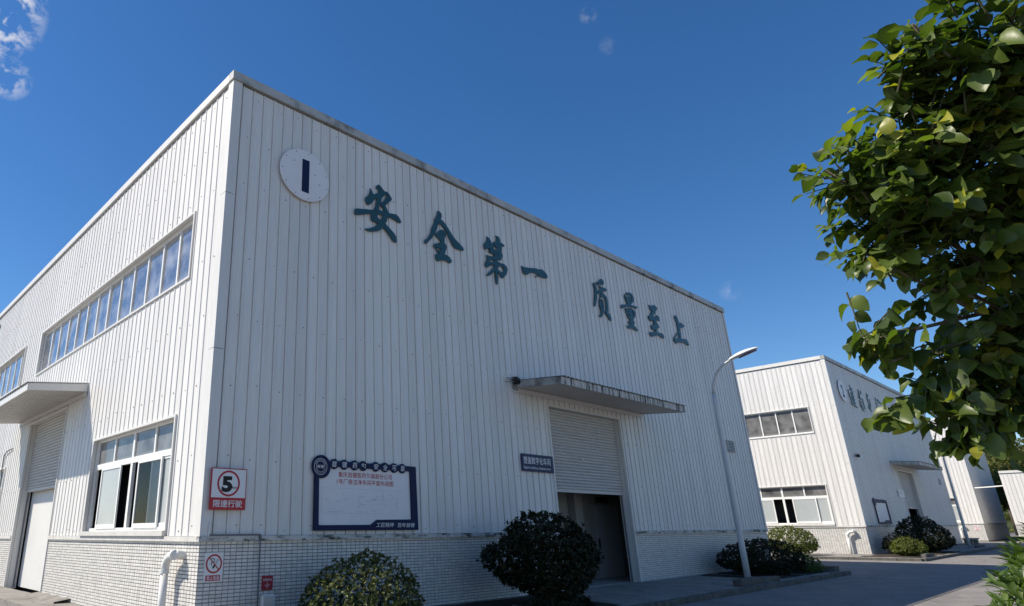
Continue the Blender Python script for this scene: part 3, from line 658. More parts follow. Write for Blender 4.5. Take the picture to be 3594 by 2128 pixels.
def clear_glass():
    m = bpy.data.materials.new('clear_glass'); m.use_nodes = True; nt = m.node_tree; L = nt.links.new
    t = nt.nodes.new('ShaderNodeBsdfTransparent'); t.inputs[0].default_value = (.85,.88,.88,1)
    g = nt.nodes.new('ShaderNodeBsdfGlossy'); g.inputs['Roughness'].default_value = .03
    fr = nt.nodes.new('ShaderNodeFresnel'); fr.inputs['IOR'].default_value = 1.22; mx = nt.nodes.new('ShaderNodeMixShader')
    L(fr.outputs[0], mx.inputs[0]); L(t.outputs[0], mx.inputs[1]); L(g.outputs[0], mx.inputs[2])
    L(mx.outputs[0], nt.nodes['Material Output'].inputs[0]); return m
M['clear'] = clear_glass()
def pane(win, u0, u1, z0, z1, y, m):
    MB().quad((u0,y,z0),(u1,y,z0),(u1,y,z1),(u0,y,z1)).build('pane', m, win)
def sliding_window(parent, rz, u0, u1, z0, z1):
    """wide window: four top lights over two pairs of sliding sashes, some pushed open"""
    w = MB(); surround(w, u0, u1, z0+.1, z1, bottom=False)
    win = w.build('window', M['flash'], parent); win.rotation_euler = (0,0,rz)
    MB().box(u0-.05, u1+.05, -0.10, 0.14, z0, z0+.10).build('sill', M['sillpaint'], win)
    f = MB(); zb, zt_ = z0+.10, z1; za, zc = z0+1.57, z0+1.70
    p = (u1-u0)/4; y0, y1 = .105, .175
    f.box(u0, u1, y0, y1, zt_-.05, zt_); f.box(u0, u1, y0-.01, y1, za, zc); f.box(u0, u1, y0-.01, y1, zb, zb+.07)
    f.box(u0, u0+.05, y0, y1, zb+.07, za); f.box(u1-.05, u1, y0, y1, zb+.07, za)
    f.box(u0, u0+.05, y0, y1, zc, zt_-.05); f.box(u1-.05, u1, y0, y1, zc, zt_-.05)
    uc = (u0+u1)/2
    f.box(uc-.06, uc+.06, y0-.004, y1, zb+.07, za)
    for i in (1, 2, 3): f.box(u0+i*p-(.05 if i == 2 else .035), u0+i*p+(.05 if i == 2 else .035), y0, y1, zc, zt_-.05)
    f.build('window_frame', M['frame'], win)
    for i in range(4): pane(win, u0+i*p+.035, u0+(i+1)*p-.035, zc, zt_-.05, .14, M['glasslow'])
    def sash(a, e, y, m):
        s = MB(); t = .06; za0, za1 = zb+.06, za+.01
        s.box(a, a+t, y, y+.035, za0, za1); s.box(e-t, e, y, y+.035, za0, za1)
        s.box(a+t, e-t, y, y+.035, za0, za0+.09); s.box(a+t, e-t, y, y+.035, za1-.06, za1)
        s.build('sash', M['frame'], win); pane(win, a+t, e-t, za0+.09, za1-.06, y+.018, m)
    W2 = (u1-u0)/2
    # left pair: the pale sash stands away from both edges; right pair: clear sash in front of a pale one
    sash(u0+.24*W2, u0+.77*W2, .062, M['frost'])
    sash(uc+.20*W2, uc+.73*W2, .062, M['clear'])
    sash(uc+.46*W2, uc+.985*W2, .112, M['frost'])
    MB().box(u0-1.2, u1+1.2, 1.0, 1.05, z0-.8, z1+1.2).build('dark_backdrop', M['dim'], win)  # dark sheet added inside so open gaps and clear panes read dark
    return win
def hall(base, Wd, Ld, label, group, front=True, uppers=((1.45, 13.65, 13), (15.95, 24.4, 9)), lowers=((1.48, 6.32), (15.9, 20.7)), side_door=True, H=H):
    root = empty('factory_building', base, label, 'building', group)
    fo = [(10.98, 15.04, -0.3, 5.08)] if front else []
    lo = [(-b, -a, 6.93, 8.47) for a, b, n in uppers] + [(-b, -a, 1.53, 3.83) for a, b in lowers]
    if side_door: lo.append((-13.2, -9.2, -0.3, 5.09))
    wall('front_wall', root, 0.0, Wd, ZT+.06, H-.265, fo)
    wall('side_wall', root, -Ld, 0.0, ZT+.06, H-.265, lo, rz=-math.pi/2)
    MB().box(Wd-.01, Wd, 0.02, Ld, -.3, H-.02).build('end_wall', M['clad'], root)
    MB().box(0.06, Wd-.012, Ld-.03, Ld-.01, -.3, H-.02).build('rear_wall', M['clad'], root)
    MB().box(0.06, Wd-.015, 0.06, Ld-.032, H-.16, H-.06).build('roof', M['cope'], root)
    plinth(root, 0.0, Wd, [(10.92, 15.10)] if front else [])
    plinth(root, -Ld, 0.0, [(-13.26, -9.14)] if side_door else [], rz=-math.pi/2)
    strips_of(root, 'ledge', M['ledge'], 0, [(-.06, 1.16), (1.22, 10.91), (15.11, Wd+.05)] if front else [(-.06, Wd+.05)], -.03, .062, ZT-.035, ZT+.055, 2.4)
    strips_of(root, 'ledge', M['sillpaint'], -math.pi/2, [(-Ld, -13.27), (-9.13, -.004)] if side_door else [(-Ld, -.004)], -.03, .058, ZT-.035, ZT+.055, 2.4)
    strips_of(root, 'coping', M['cope'], 0, [(-.072, Wd+.06)], -.13, .07, H-.215, H, 3.1, gap=.008)
    strips_of(root, 'coping', M['flash'], -math.pi/2, [(-Ld, -.135)], -.13, .07, H-.215, H-.002, 3.1, gap=.008)
    strips_of(root, 'coping_lip', M['cope'], 0, [(-.08, Wd+.066)], .07, .082, H-.232, H-.20, 3.1, gap=.008)
    for z0, z1 in ((ZT+.056, 4.972), (4.984, 8.392), (8.404, H-.218)):
        b = MB(); d, i, t = -.038, -.033, .19
        poly = [(d, d), (t, d), (t, i), (i, i), (i, t), (d, t)]
        n = 6
        b.add([(x, y, z0) for x, y in poly] + [(x, y, z1) for x, y in poly],
              [tuple(reversed(range(n))), tuple(range(n, 2*n))] + [(k, (k+1) % n, n+(k+1) % n, n+k) for k in range(n)])
        b.build('corner_trim', M['flash'], root)
        MB().box(Wd-.12, Wd+.03, -.036, -.031, z0, z1).build('corner_trim', M['flash'], root)
    for a, b, n in uppers: strip_window(root, -math.pi/2, -b, -a, 6.93, 8.47, n)
    for a, b in lowers: sliding_window(root, -math.pi/2, -b, -a, 1.53, 3.83)
    if side_door:
        roller_door(root, -math.pi/2, -13.2, -9.2, 5.09, 2.87)
        canopy(root, -math.pi/2, -14.75, -7.5, 5.56, 5.346, 5.37, 5.195, 1.54, M['flash'])
        MB().box(-13.19, -9.21, .37, .40, 0.0, 2.95).build('inner_door', M['whitedoor'], root).rotation_euler = (0,0,-math.pi/2)
    if front:
        roller_door(root, 0, 10.98, 15.04, 5.08, 2.63)
        canopy(root, 0, 9.45, 16.72, 5.66, 5.446, 5.50, 5.312, 1.53, M['fascia'])
        # lobby behind the half-open roller door
        b = MB()
        b.box(10.6, 18.6, 1.83, 1.88, 0, 3.6); b.box(10.6, 10.65, .33, 1.83, 0, 3.6); b.box(18.55, 18.6, .33, 1.83, 0, 3.6)
        b.box(10.65, 18.55, .33, 1.83, 3.55, 3.6); b.box(10.65, 18.55, .30, 1.83, -.08, 0.012)
        b.box(14.3, 14.75, 1.55, 1.83, 0.012, 3.55)
        lob = b.build('lobby', M['inner'], root)
        MB().box(15.72, 17.32, 1.78, 1.826, .015, 2.38).build('inner_door', M['door'], lob)
        MB().box(15.64, 15.72, 1.77, 1.828, .015, 2.46).box(17.32, 17.40, 1.77, 1.828, .015, 2.46).box(15.72, 17.32, 1.77, 1.828, 2.382, 2.46).build('door_frame', M['inner'], lob)
        MB().box(15.86, 15.90, 1.72, 1.779, .95, 1.28).build('handle', M['black'], lob)
        MB().box(16.06, 16.74, 1.74, 1.827, 2.47, 2.66).build('exit_sign', M['black'], lob)
        MB().box(17.40, 17.47, 1.60, 1.70, .015, .62).build('post', M['black'], lob)
        v = MB()
        v.box(23.66, 24.34, -.06, .02, 5.05, 5.09).box(23.66, 24.34, -.06, .02, 4.60, 4.64).box(23.66, 23.70, -.06, .02, 4.64, 5.05).box(24.30, 24.34, -.06, .02, 4.64, 5.05)
        vent = v.build('vent', M['cope'], root)
        MB().box(23.70, 24.30, -.033, -.031, 4.64, 5.05).build('backing', M['dark'], vent)
        for i in range(6):
            z = 4.665+i*.065
            MB().add([(23.705,-.058,z),(24.295,-.058,z),(24.295,-.036,z+.05),(23.705,-.036,z+.05),(23.705,-.052,z-.004),(24.295,-.052,z-.004),(24.295,-.034,z+.044),(23.705,-.034,z+.044)],
                     [(0,1,2,3),(5,4,7,6),(1,0,4,5),(3,2,6,7)]).build('slat', M['cope'], vent)
    return root
GH = 'identical white clad factory halls along the road'
hall1 = hall((0,0,0), 26.15, 26.0, 'large white corrugated factory hall with a number 1 sign and a row of teal characters', GH)
hall2 = copy_tree(hall1)
hall2.location = (40.913, 0.0, 0.149)
hall2['label'] = 'second white factory hall with a number 2 sign, beyond the near grey street lamp'
def children_all(o):
    for c in o.children:
        yield c
        yield from children_all(c)
for o in list(children_all(hall2)):
    if o.name.startswith('pane') and o.active_material == M['glassup']:
        me = o.data.copy(); me.materials.clear(); me.materials.append(M['glasslow']); o.data = me
    elif o.name.startswith('pane') and o.active_material == M['clear']:
        me = o.data.copy(); me.materials.clear(); me.materials.append(M['frost']); o.data = me
hall3 = hall((79.5, 0.0, 0.33), 14.0, 16.0, 'third white factory hall with a plain shaded front, partly hidden behind the far lamp post', GH,
             front=False, uppers=(), lowers=((1.48, 6.32),), side_door=False)
hall4 = hall((78.0, -16.0, 0.25), 20.0, 13.7, 'low white clad building at the far right end of the road', None,
             front=False, uppers=(), lowers=((8.6, 12.2),), side_door=False, H=6.1)

# ------------------------------------------------------------------ signs on the first hall
GCH = 'cut-out calligraphy characters of the slogan on hall one'
for key, lab in (('an', 'first slogan character 安, dark teal cut-out beside the round number sign'),
                 ('quan', 'second slogan character 全, dark teal cut-out shaped like a roof over a post'),
                 ('di', 'third slogan character 第, dense tall dark teal cut-out'),
                 ('yi', 'fourth slogan character 一, a single horizontal dark teal stroke'),
                 ('zhi4', 'fifth slogan character 质, first of the group after the gap'),
                 ('liang', 'sixth slogan character 量, dark teal with two stacked boxes'),
                 ('zhi', 'seventh slogan character 至, dark teal, second from the end'),
                 ('shang', 'last slogan character 上 nearest the street lamp')):
    o = link('wall_character', shape_mesh('wall_character', GLYPHS[key], 0.028), M['teal'], loc=(0, -0.066, 0))
    tag(o, lab, 'letter', GCH)
CH2 = ['first small dark character on hall two, beside the number 2 sign', 'second dark character on hall two, with a tall left stroke',
       'third dark character on hall two, just left of the leaves', 'fourth dark character on hall two, half hidden by the leaves']
for lab, ch in zip(CH2, STROKES_TWO):
    b = MB()
    for i, st in enumerate(ch): ribbon(b, st, .10, -.058-.0025*i, .03)
    tag(b.build('wall_character', M['teal']), lab, 'letter', 'cut-out characters on hall two')
b = MB()
for i, st in enumerate([[(-22.0,11.45),(-22.5,11.3),(-22.62,10.9),(-22.3,10.5)], [(-22.5,11.0),(-23.1,10.9)], [(-23.4,11.7),(-23.3,10.2)], [(-22.9,11.9),(-23.9,11.6)], [(-22.8,10.3),(-24,10.1)]]):
    ribbon(b, [(u, z-.62) for u, z in st], .16, -.06-.0025*i, .03)
o = b.build('wall_character', M['teal']); o.rotation_euler = (0,0,-math.pi/2)
tag(o, 'dark character on the sunlit side wall, cut by the left edge', 'letter')

def disc_sign(x, z, rx, rz, y, digit, label):
    e = empty('number_sign', (x, y, z), label, 'sign')
    MB().prism(circ(0, 0, rx, 56, rz), -.012, .012).build('sign_plate', M['signwhite'], e)
    s = MB()
    for k in range(11 if digit == '1' else 4):
        a = 2*math.pi*k/(11 if digit == '1' else 4)+.3; q = .91
        s.prism(circ(rx*q*math.cos(a), rz*q*math.sin(a), .014, 6), -.018, -.0121)
    for q in ((-.32, .28), (.28, .10), (.42, -.12)): s.prism(circ(*q, .015, 6), -.018, -.0121)
    s.build('screw', M['screw'], e, kind='stuff')
    if digit == '1':
        MB().box(-.092, .108, -.022, -.0125, -.455, .41).build('numeral', M['navy'], e)
    else:
        text('2', -.20, .22, -.42, .38, -.016, M['printblack'], e, bold=.03, name='numeral')
    return e
disc_sign(1.95, 9.52, .70, .66, -.072, '1', 'round white sign with an upright blue bar for number 1 near the roof corner')
disc_sign(40.913+2.06, 9.68, .69, .68, -.072, '2', 'round white sign with a dark number 2 high on the second hall')

# speed limit sign
e = empty('speed_limit_sign', (.072, -.10, 1.972), 'red and white square sign with a 5 in a ring, beside the building corner', 'sign')
MB().box(0, .73, -.012, .012, 0, .738).build('sign_plate', M['red'], e)
MB().box(.018, .712, -.016, -.0125, .215, .72).build('white_field', M['printwhite'], e)
link('ring', shape_mesh('ring', [circ(.355, .467, .232, 48), circ(.355, .467, .196, 48)], .003), M['red'], e, loc=(0, -.0195, 0))
text('5', .215, .435, .31, .595, -.0185, M['printblack'], e, bold=.055, name='numeral')
text('km', .43, .535, .375, .425, -.0185, M['printblack'], e, bold=.01)
text('限速行驶', .07, .66, .045, .175, -.0145, M['printwhite'], e, bold=.014)
for q in (.10, .63): MB().box(q-.02, q+.02, .0125, .062, .3, .42).build('bracket', M['steel'], e)

# no smoking sign
e = empty('no_smoking_sign', (.105, -.014, .765), 'white no smoking sign with a red ring on the tiles by the near corner', 'sign')
MB().box(0, .366, -.004, .004, 0, .487).build('sign_plate', M['printwhite'], e)
link('ring', shape_mesh('ring', [circ(.184, .30, .158, 44), circ(.184, .30, .130, 44)], .002), M['red'], e, loc=(0, -.0075, 0))
b = MB(); ribbon(b, [(.085, .405), (.283, .197)], .026, -.0105, .002); b.build('slash', M['red'], e)
b = MB(); ribbon(b, [(.265, .37), (.165, .225)], .052, -.0065, .002); b.build('cigarette', M['printblack'], e)
b = MB(); ribbon(b, [(.262, .366), (.20, .276)], .030, -.0085, .0018); b.build('cigarette_paper', M['printwhite'], e)
b = MB(); ribbon(b, [(.11, .375), (.15, .39), (.19, .375), (.19, .34), (.13, .315), (.135, .285), (.15, .27)], .013, -.0065, .002); b.build('smoke', M['printblack'], e)
MB().box(.036, .322, -.0065, -.0042, .02, .112).build('red_band', M['red'], e)
text('禁止吸烟', .056, .302, .03, .102, -.0085, M['printwhite'], e, bold=.008)
e['group'] = 'no smoking signs on the tiled bases'
e2 = copy_tree(e); e2.location = (25.35, -.014, .80); e2['label'] = 'small no smoking sign at the far end of the first hall, behind the lamp shrub'
e3 = copy_tree(e); e3.location = (79.5-.014, .75, .33+.85); e3.rotation_euler = (0, 0, -math.pi/2); e3['label'] = 'tiny white sign on the sunlit base of the far third hall'

# small earthing sign, its box and the flat strap
e = empty('earthing_sign', (1.288, -.014, .575), 'small dark red earthing point sign on the tiled base', 'sign')
MB().box(0, .242, -.004, .004, 0, .245).build('sign_plate', M['darkred'], e)
text('防雷测试点', .03, .215, .155, .195, -.006, M['printwhite'], e, bold=.006)
MB().box(.118, .124, -.0065, -.0042, .09, .135).box(.066, .176, -.0065, -.0042, .083, .089).box(.086, .157, -.0065, -.0042, .062, .067).box(.10, .14, -.0065, -.0042, .04, .045).build('earth_symbol', M['printwhite'], e)
me = MB().box(1.262, 1.562, -.10, -.008, -.1, .508).mesh('junction_box')
bm = bmesh.new(); bm.from_mesh(me); bmesh.ops.bevel(bm, geom=list(bm.edges), offset=.025, segments=3, affect='EDGES'); bm.to_mesh(me); bm.free()
e = empty('junction_box', (0,0,0), 'small stained white box low on the tiles under the earthing sign', 'junction box')
link('box_body', me, M['pvc'], e); MB().box(1.30, 1.525, -.108, -.1005, .18, .47).build('cover', M['sillpaint'], e)
b = MB().box(1.172, 1.206, -.068, -.0635, -.05, 1.555).box(.135, 1.172, -.068, -.0635, 1.528, 1.558)
tag(b.build('earthing_strap', M['strap']), 'thin grey metal strap along the ledge and down the tiles', 'strap')
b = MB().tube([(.13,-.05,1.53),(.13,-.06,1.64),(.13,-.062,1.70),(.15,-.06,1.745),(.185,-.05,1.755)], .016, 8)
tag(b.build('elbow_pipe', M['pvc']), 'short bent white pipe end at the corner above the ledge', 'pipe')

# notice board
def notice_board(full=True):
    e = empty('notice_board', (0,0,0))
    outer = [(2.405,1.605),(5.335,1.605),(5.305,3.0)]
    sc = [(2.912,2.931),(3.182,2.931),(3.466,2.932),(3.71,2.932),(4.073,2.936),(4.347,2.936),(4.627,2.937),(4.879,2.937)]
    def arc(cx, cz, r, a0, a1, n=7): return [(cx+r*math.cos(math.radians(a0+(a1-a0)*i/n)), cz+r*math.sin(math.radians(a0+(a1-a0)*i/n))) for i in range(n+1)]
    for cx, cz in reversed(sc): outer += arc(cx, cz, .106, 38, 142)
    outer += arc(2.575, 2.862, .236, 32, 225, 18)
    inner = [(2.525,1.71),(3.92,1.716),(4.09,1.818),(5.135,1.832),(5.12,2.888)]
    for cx, cz in reversed(sc): inner += arc(cx, cz, .106, -30, -150)
    inner += arc(2.575, 2.862, .236, 2, -104, 12)
    link('frame', shape_mesh('frame', [outer, inner], .035), M['navy'], e, loc=(0, -.075, 0))
    MB().box(2.45, 5.2, -.036, -.030, 1.65, 2.98).build('white_panel', M['signwhite'], e)
    if full:
        y = -.0775
        for ch, (cx, cz) in zip('首键药包安全可靠', sc):
            text(ch, cx-.066, cx+.066, cz-.062, cz+.062, y, M['printwhite'], e, bold=.003, shear=.12)
        text('重庆首键医药包装股份公司', 3.045, 4.575, 2.672, 2.788, -.038, M['printred'], e, bold=.008)
        text('1号厂房洁净车间平面布局图', 3.005, 4.61, 2.530, 2.642, -.038, M['printred'], e, bold=.008)
        text('工匠精神', 4.06, 4.575, 1.668, 1.762, y, M['printwhite'], e, bold=.003, shear=.15)
        text('百年首键', 4.69, 5.215, 1.662, 1.756, y, M['printwhite'], e, bold=.003, shear=.15)
        lg = (2.548, 2.860)
        link('emblem_ring', shape_mesh('emblem_ring', [circ(*lg, .168, 44), circ(*lg, .160, 44)], .002), M['printwhite'], e, loc=(0, y-.002, 0))
        link('emblem_ring', shape_mesh('emblem_ring', [circ(*lg, .112, 40), circ(*lg, .106, 40)], .002), M['printwhite'], e, loc=(0, y-.002, 0))
        text('首键', lg[0]-.088, lg[0]+.088, lg[1]-.032, lg[1]+.034, y, M['printwhite'], e, bold=.008, shear=.15, name='emblem')
        b = MB()
        for k in range(26):
            a = math.radians(20+140*k/25)
            ribbon(b, [(lg[0]+.122*math.cos(a), lg[1]+.122*math.sin(a)), (lg[0]+(.148 if k % 3 else .138)*math.cos(a), lg[1]+(.148 if k % 3 else .138)*math.sin(a))], .008, y-.001, .0015)
        for k in range(40):
            a = math.radians(200+140*k/39)
            ribbon(b, [(lg[0]+.128*math.cos(a), lg[1]+.128*math.sin(a)), (lg[0]+.142*math.cos(a), lg[1]+.142*math.sin(a))], .004, y-.001, .0015)
        b.build('emblem_marks', M['printgrey'], e, kind='stuff')
    b = MB()   # the faded floor plan on the panel
    for z, xa, xb in ((2.44, 2.6, 4.3), (2.425, 4.3, 4.9), (1.94, 2.65, 4.6), (2.22, 4.0, 4.6), (2.14, 3.9, 4.7), (2.30, 4.1, 4.35)): b.box(xa, xb, -.039, -.0365, z, z+.006)
    for x, za, zb in ((2.62, 1.95, 2.44), (3.6, 2.1, 2.3), (4.3, 2.22, 2.42), (4.7, 2.0, 2.3)): b.box(x, x+.004, -.0415, -.0395, za, zb)
    for i in range(26):
        x = rng.uniform(2.65, 4.8); z = rng.uniform(1.96, 2.4); b.box(x, x+rng.uniform(.03, .12), -.044-.0003*i, -.043-.0003*i, z, z+.012)
    b.build('printed_plan', M['printgrey'], e, kind='stuff')
    return e
nb = notice_board()
tag(nb, 'large white notice board with a scalloped navy frame and red heading, on the first hall', 'notice board', 'navy framed notice boards')
nb2 = notice_board(False); nb2.location = (40.913+.35, 0, .149)
tag(nb2, 'small looking navy framed notice board on the second hall, behind the shrubs', 'notice board', 'navy framed notice boards')

# blue workshop sign
e = empty('workshop_sign', (9.415, -.052, 3.118), 'blue sign with white lettering left of the roller door', 'sign')
MB().box(0, 1.475, -.014, .014, 0, .472).build('sign_plate', M['blue'], e)
text('塑盖数字化车间', .075, 1.33, .20, .40, -.0165, M['printwhite'], e, bold=.008)
text('Digital workshop of plastic cover', .06, 1.32, .055, .135, -.0165, M['printwhite'], e, bold=.012)
e = empty('workshop_sign', (40.913+9.30, -.052, .149+3.30), 'pale sign plate beside the roller door of the second hall', 'sign')
MB().box(0, 1.5, -.014, .014, 0, .47).build('sign_plate', M['signwhite'], e)
text('塑盖数字化车间', .2, 1.3, .20, .38, -.0165, M['printgrey'], e, bold=.008)
e = empty('shutter_tag', (12.80, .155, 3.615), 'tiny white tag on the slats of the first roller door', 'tag')
MB().box(0, .09, -.006, .002, 0, .07).build('tag_plate', M['printwhite'], e); MB().box(.03, .06, -.0085, -.0062, .02, .05).build('tag_mark', M['printblack'], e)

# ------------------------------------------------------------------ cameras, pipes, cables
def cctv(loc, label, s=1.0):
    e = empty('security_camera', loc, label, 'camera', 'security cameras on the halls'); e.scale = (s, s, s)
    MB().tube([(-.30,-.02,.05),(-.30,-.05,.05),(0,-.12,.05)], .014, 8).tube([(-.33,-.02,-.07),(-.25,-.05,-.06),(0,-.12,-.03)], .012, 8).build('arm', M['steel'], e)
    MB().tube([(-.31,-.0,.05),(-.31,-.05,.05)], .05, 12).build('wall_plate', M['pvc'], e)
    me = MB().box(-.03, .17, -.22, -.04, -.10, .07).mesh('housing')
    bm = bmesh.new(); bm.from_mesh(me); bmesh.ops.bevel(bm, geom=list(bm.edges), offset=.025, segments=2, affect='EDGES'); bm.to_mesh(me); bm.free()
    link('housing', me, M['black'], e)
    MB().tube([(.17,-.13,-.015),(.22,-.15,-.03)], [.05,.045], 12).build('lens', M['lens'], e)
    MB().box(-.05, .12, -.20, -.02, .085, .10).build('hood', M['steel'], e)
    return e
cctv((9.32, 0, 5.62), 'small black security camera by the canopy of the first hall')
cctv((40.913+1.55, 0, .149+5.50), 'tiny security camera on the shaded front of the second hall')
b = MB()
b.tube([(9.36,-.03,5.52),(9.30,-.05,5.44),(9.36,-.06,5.38),(9.45,-.05,5.36)], .012, 6).tube([(9.40,-.05,5.5),(9.42,-.09,5.40),(9.52,-.06,5.35)], .010, 6)
tag(b.build('cable', M['black']), 'loose black cable tangle under the canopy end camera', 'cable')
def drain(loc, label, h=1.2):
    e = empty('drain_pipe', loc, label, 'pipe', 'white goose-neck drain pipes on the side walls')
    P = [(.02,-.62,h+.02),(-.17,-.58,h+.02)]
    MB().tube([(.02,-.60,h+.005),(-.14,-.60,h+.02),(-.20,-.56,h+.015)], .078, 16).build('wall_stub', M['pvc'], e)
    pts = [(-.20,-.60+.34*math.sin(t*math.pi/2), h+.01-.26*(1-math.cos(t*math.pi/2))) for t in [i/8 for i in range(9)]]
    MB().tube(pts, .078, 16).build('elbow', M['pvc'], e, smooth=True)
    z0 = pts[-1][2]; y0 = pts[-1][1]
    MB().tube([(-.20,y0,z0),(-.20,y0,-.12)], .072, 16).build('pipe', M['pvc'], e, smooth=True)
    MB().tube([(-.20,y0,z0+.01),(-.20,y0,z0-.06)], .088, 16).tube([(-.20,-.62,h+.01),(-.20,-.56,h+.012)], .088, 16).build('collar', M['pvc'], e)
    return e
drain((0,1.18,0), 'bent white drain pipe coming out of the tiles near the corner of the first hall')
drain((40.913,1.18,.149), 'white drain pipe with long shadow at the corner of the second hall')
drain((79.5,2.0,.33), 'white drain pipe on the far third hall near the lamp post')
b = MB().tube([(-.03,15.25,4.49),(-.06,15.6,4.47),(-.06,16.0,4.43),(-.05,16.3,4.3),(-.05,16.25,3.8),(-.05,15.95,2.9),(-.05,15.62,2.2)], .02, 8)
tag(b.build('cable', M['strap']), 'grey cable curving down the sunlit wall by the left edge', 'cable')
b = MB().tube([(79.46,-.15,5.0),(79.0,-1.2,5.02),(78.05,-2.45,5.05)], .06, 8)
tag(b.build('overhead_pipe', M['pvc']), 'thin white pipe spanning between the far halls', 'pipe')
b = MB().tube([(40.75,1.85,.02),(40.75,1.85,.22),(40.78,1.78,.26)], .02, 8).tube([(40.70,1.80,.20),(40.80,1.92,.20)], .016, 6)
tag(b.build('water_tap', M['steel']), 'little metal standpipe tap at the foot of the second hall', 'tap')

# ------------------------------------------------------------------ street lamps
def street_lamp(loc, label):
    e = empty('street_lamp', loc, label, 'street lamp', 'grey street lamps along the road')
    pole = [(0,0,0),(0,0,1.0),(0,0,3.0),(0,0,5.6),(0,0,5.9)]
    MB().tube(pole, [.095,.09,.078,.062,.06], 18).build('pole', M['lamp'], e, smooth=True)
    arm = [(0,0,5.9),(0,-.03,6.1),(0,-.10,6.35),(0,-.24,6.6),(0,-.42,6.78),(0,-.62,6.90),(0,-.78,6.97)]
    MB().tube(arm, [.055,.05,.045,.042,.038,.036,.034], 14).build('arm', M['lamp'], e, smooth=True)
    MB().tube([(0,0,0),(0,0,.02)], .19, 12).build('base_plate', M['steel'], e)
    d = Vector((0, -.955, .245)).normalized(); nn = Vector((0, .245, .955)); sx = Vector((1,0,0)); c0 = Vector((0,-.72,6.955))
    def shell(lo, hi, m, name):
        b = MB(); k, n = 12, 16
        for i in range(k+1):
            t = i/k; w = .16*math.sin(math.pi*min(1, t*.93+.07))**.55 if t > 0 else .05
            h = .11*math.sin(math.pi*min(1, t*.9+.1))**.7
            if i == k: w = h = .002
            for j in range(n+1):
                a = lo+(hi-lo)*j/n
                b.v.append(tuple(c0 + d*(t*1.0) + sx*(w*math.cos(a)) + nn*((h if math.sin(a) > 0 else h*.42)*math.sin(a))))
        for i in range(k):
            for j in range(n): b.f.append((i*(n+1)+j, (i+1)*(n+1)+j, (i+1)*(n+1)+j+1, i*(n+1)+j+1))
        b.build(name, m, e, smooth=True)
    shell(0, math.pi, M['lampwhite'], 'lamp_head'); shell(math.pi, 2*math.pi, M['lampwhite'], 'lamp_tray')
    b = MB(); k, n = 8, 12
    for i in range(k+1):
        t = .30+.60*i/k; w = .115*math.sin(math.pi*(i/k*.96+.02))**.5
        for j in range(n+1):
            a = math.pi+math.pi*j/n
            b.v.append(tuple(c0 + d*t + sx*(w*math.cos(a)) + nn*(.075*math.sin(a)-.012)))
    for i in range(k):
        for j in range(n): b.f.append((i*(n+1)+j, (i+1)*(n+1)+j, (i+1)*(n+1)+j+1, i*(n+1)+j+1))
    b.build('lens', M['lens'], e, smooth=True)
    return e
street_lamp((17.63, -2.19, gz(17.6)), 'tall grey street lamp with curved arm in front of the first hall')
street_lamp((56.5, -1.94, gz(56.5)), 'far grey street lamp post beyond the second hall, head hidden by leaves')

# ------------------------------------------------------------------ kerb blocks round the planting
def block(x0, x1, y0, y1, z0, z1, label, cat='stone block', group='loose stone blocks by the planting', rz=0.0):
    cx, cy = (x0+x1)/2, (y0+y1)/2
    me = MB().box(x0-cx, x1-cx, y0-cy, y1-cy, z0, z1).mesh('stone_block')
    bm = bmesh.new(); bm.from_mesh(me); bmesh.ops.subdivide_edges(bm, edges=list(bm.edges), cuts=2, use_grid_fill=True)
    for v in bm.verts: v.co += Vector((rng.uniform(-.012,.012), rng.uniform(-.012,.012), rng.uniform(-.012,.012)))
    bm.to_mesh(me); bm.free()
    return tag(link('stone_block', me, M['stone'], loc=(cx, cy, gz(cx)), rot=(0,0,rz)), label, cat, group)
block(15.15, 16.75, -2.95, -2.72, 0, .19, 'long stone block left of the near street lamp base')
block(16.95, 18.25, -2.9, -2.55, 0, .13, 'low stone block in front of the near street lamp base')
block(23.6, 24.15, -2.9, -.7, 0, .17, 'stone edging at the right end of the dark shrub bed by the lamp', rz=.0)
block(37.6, 39.4, -2.98, -2.78, 0, .16, 'stone edging in front of the small sunlit shrub of the second hall')
block(55.4, 58.2, -2.5, -2.3, 0, .14, 'stone edging beside the far street lamp')
b = MB().box(62.6, 65.6, -1.3, -.7, .36, .46).box(62.9, 63.2, -1.25, -.75, 0, .36).box(65.0, 65.3, -1.25, -.75, 0, .36)
o = b.build('stone_bench', M['apron'], loc=(0, 0, gz(64))); tag(o, 'low pale concrete bench behind the far street lamp', 'bench')
# worn concrete footing along the sunlit wall
pts = []
b = MB(); n = 22
for i in range(n+1):
    y = 6.6+2.6*i/n; w = .34+.10*math.sin(i*1.7)+rng.uniform(-.05, .05); h = .07+.02*math.sin(i*.9)
    b.v += [(-.012, y, h+.02), (-w*.55, y, h+rng.uniform(-.01, .015)), (-w, y, h*.55), (-w-.04, y, -.05)]
for i in range(n):
    for j in range(3): b.f.append((i*4+j, i*4+j+1, (i+1)*4+j+1, (i+1)*4+j))
b.build('footing', M['apron'], smooth=True, kind='structure')

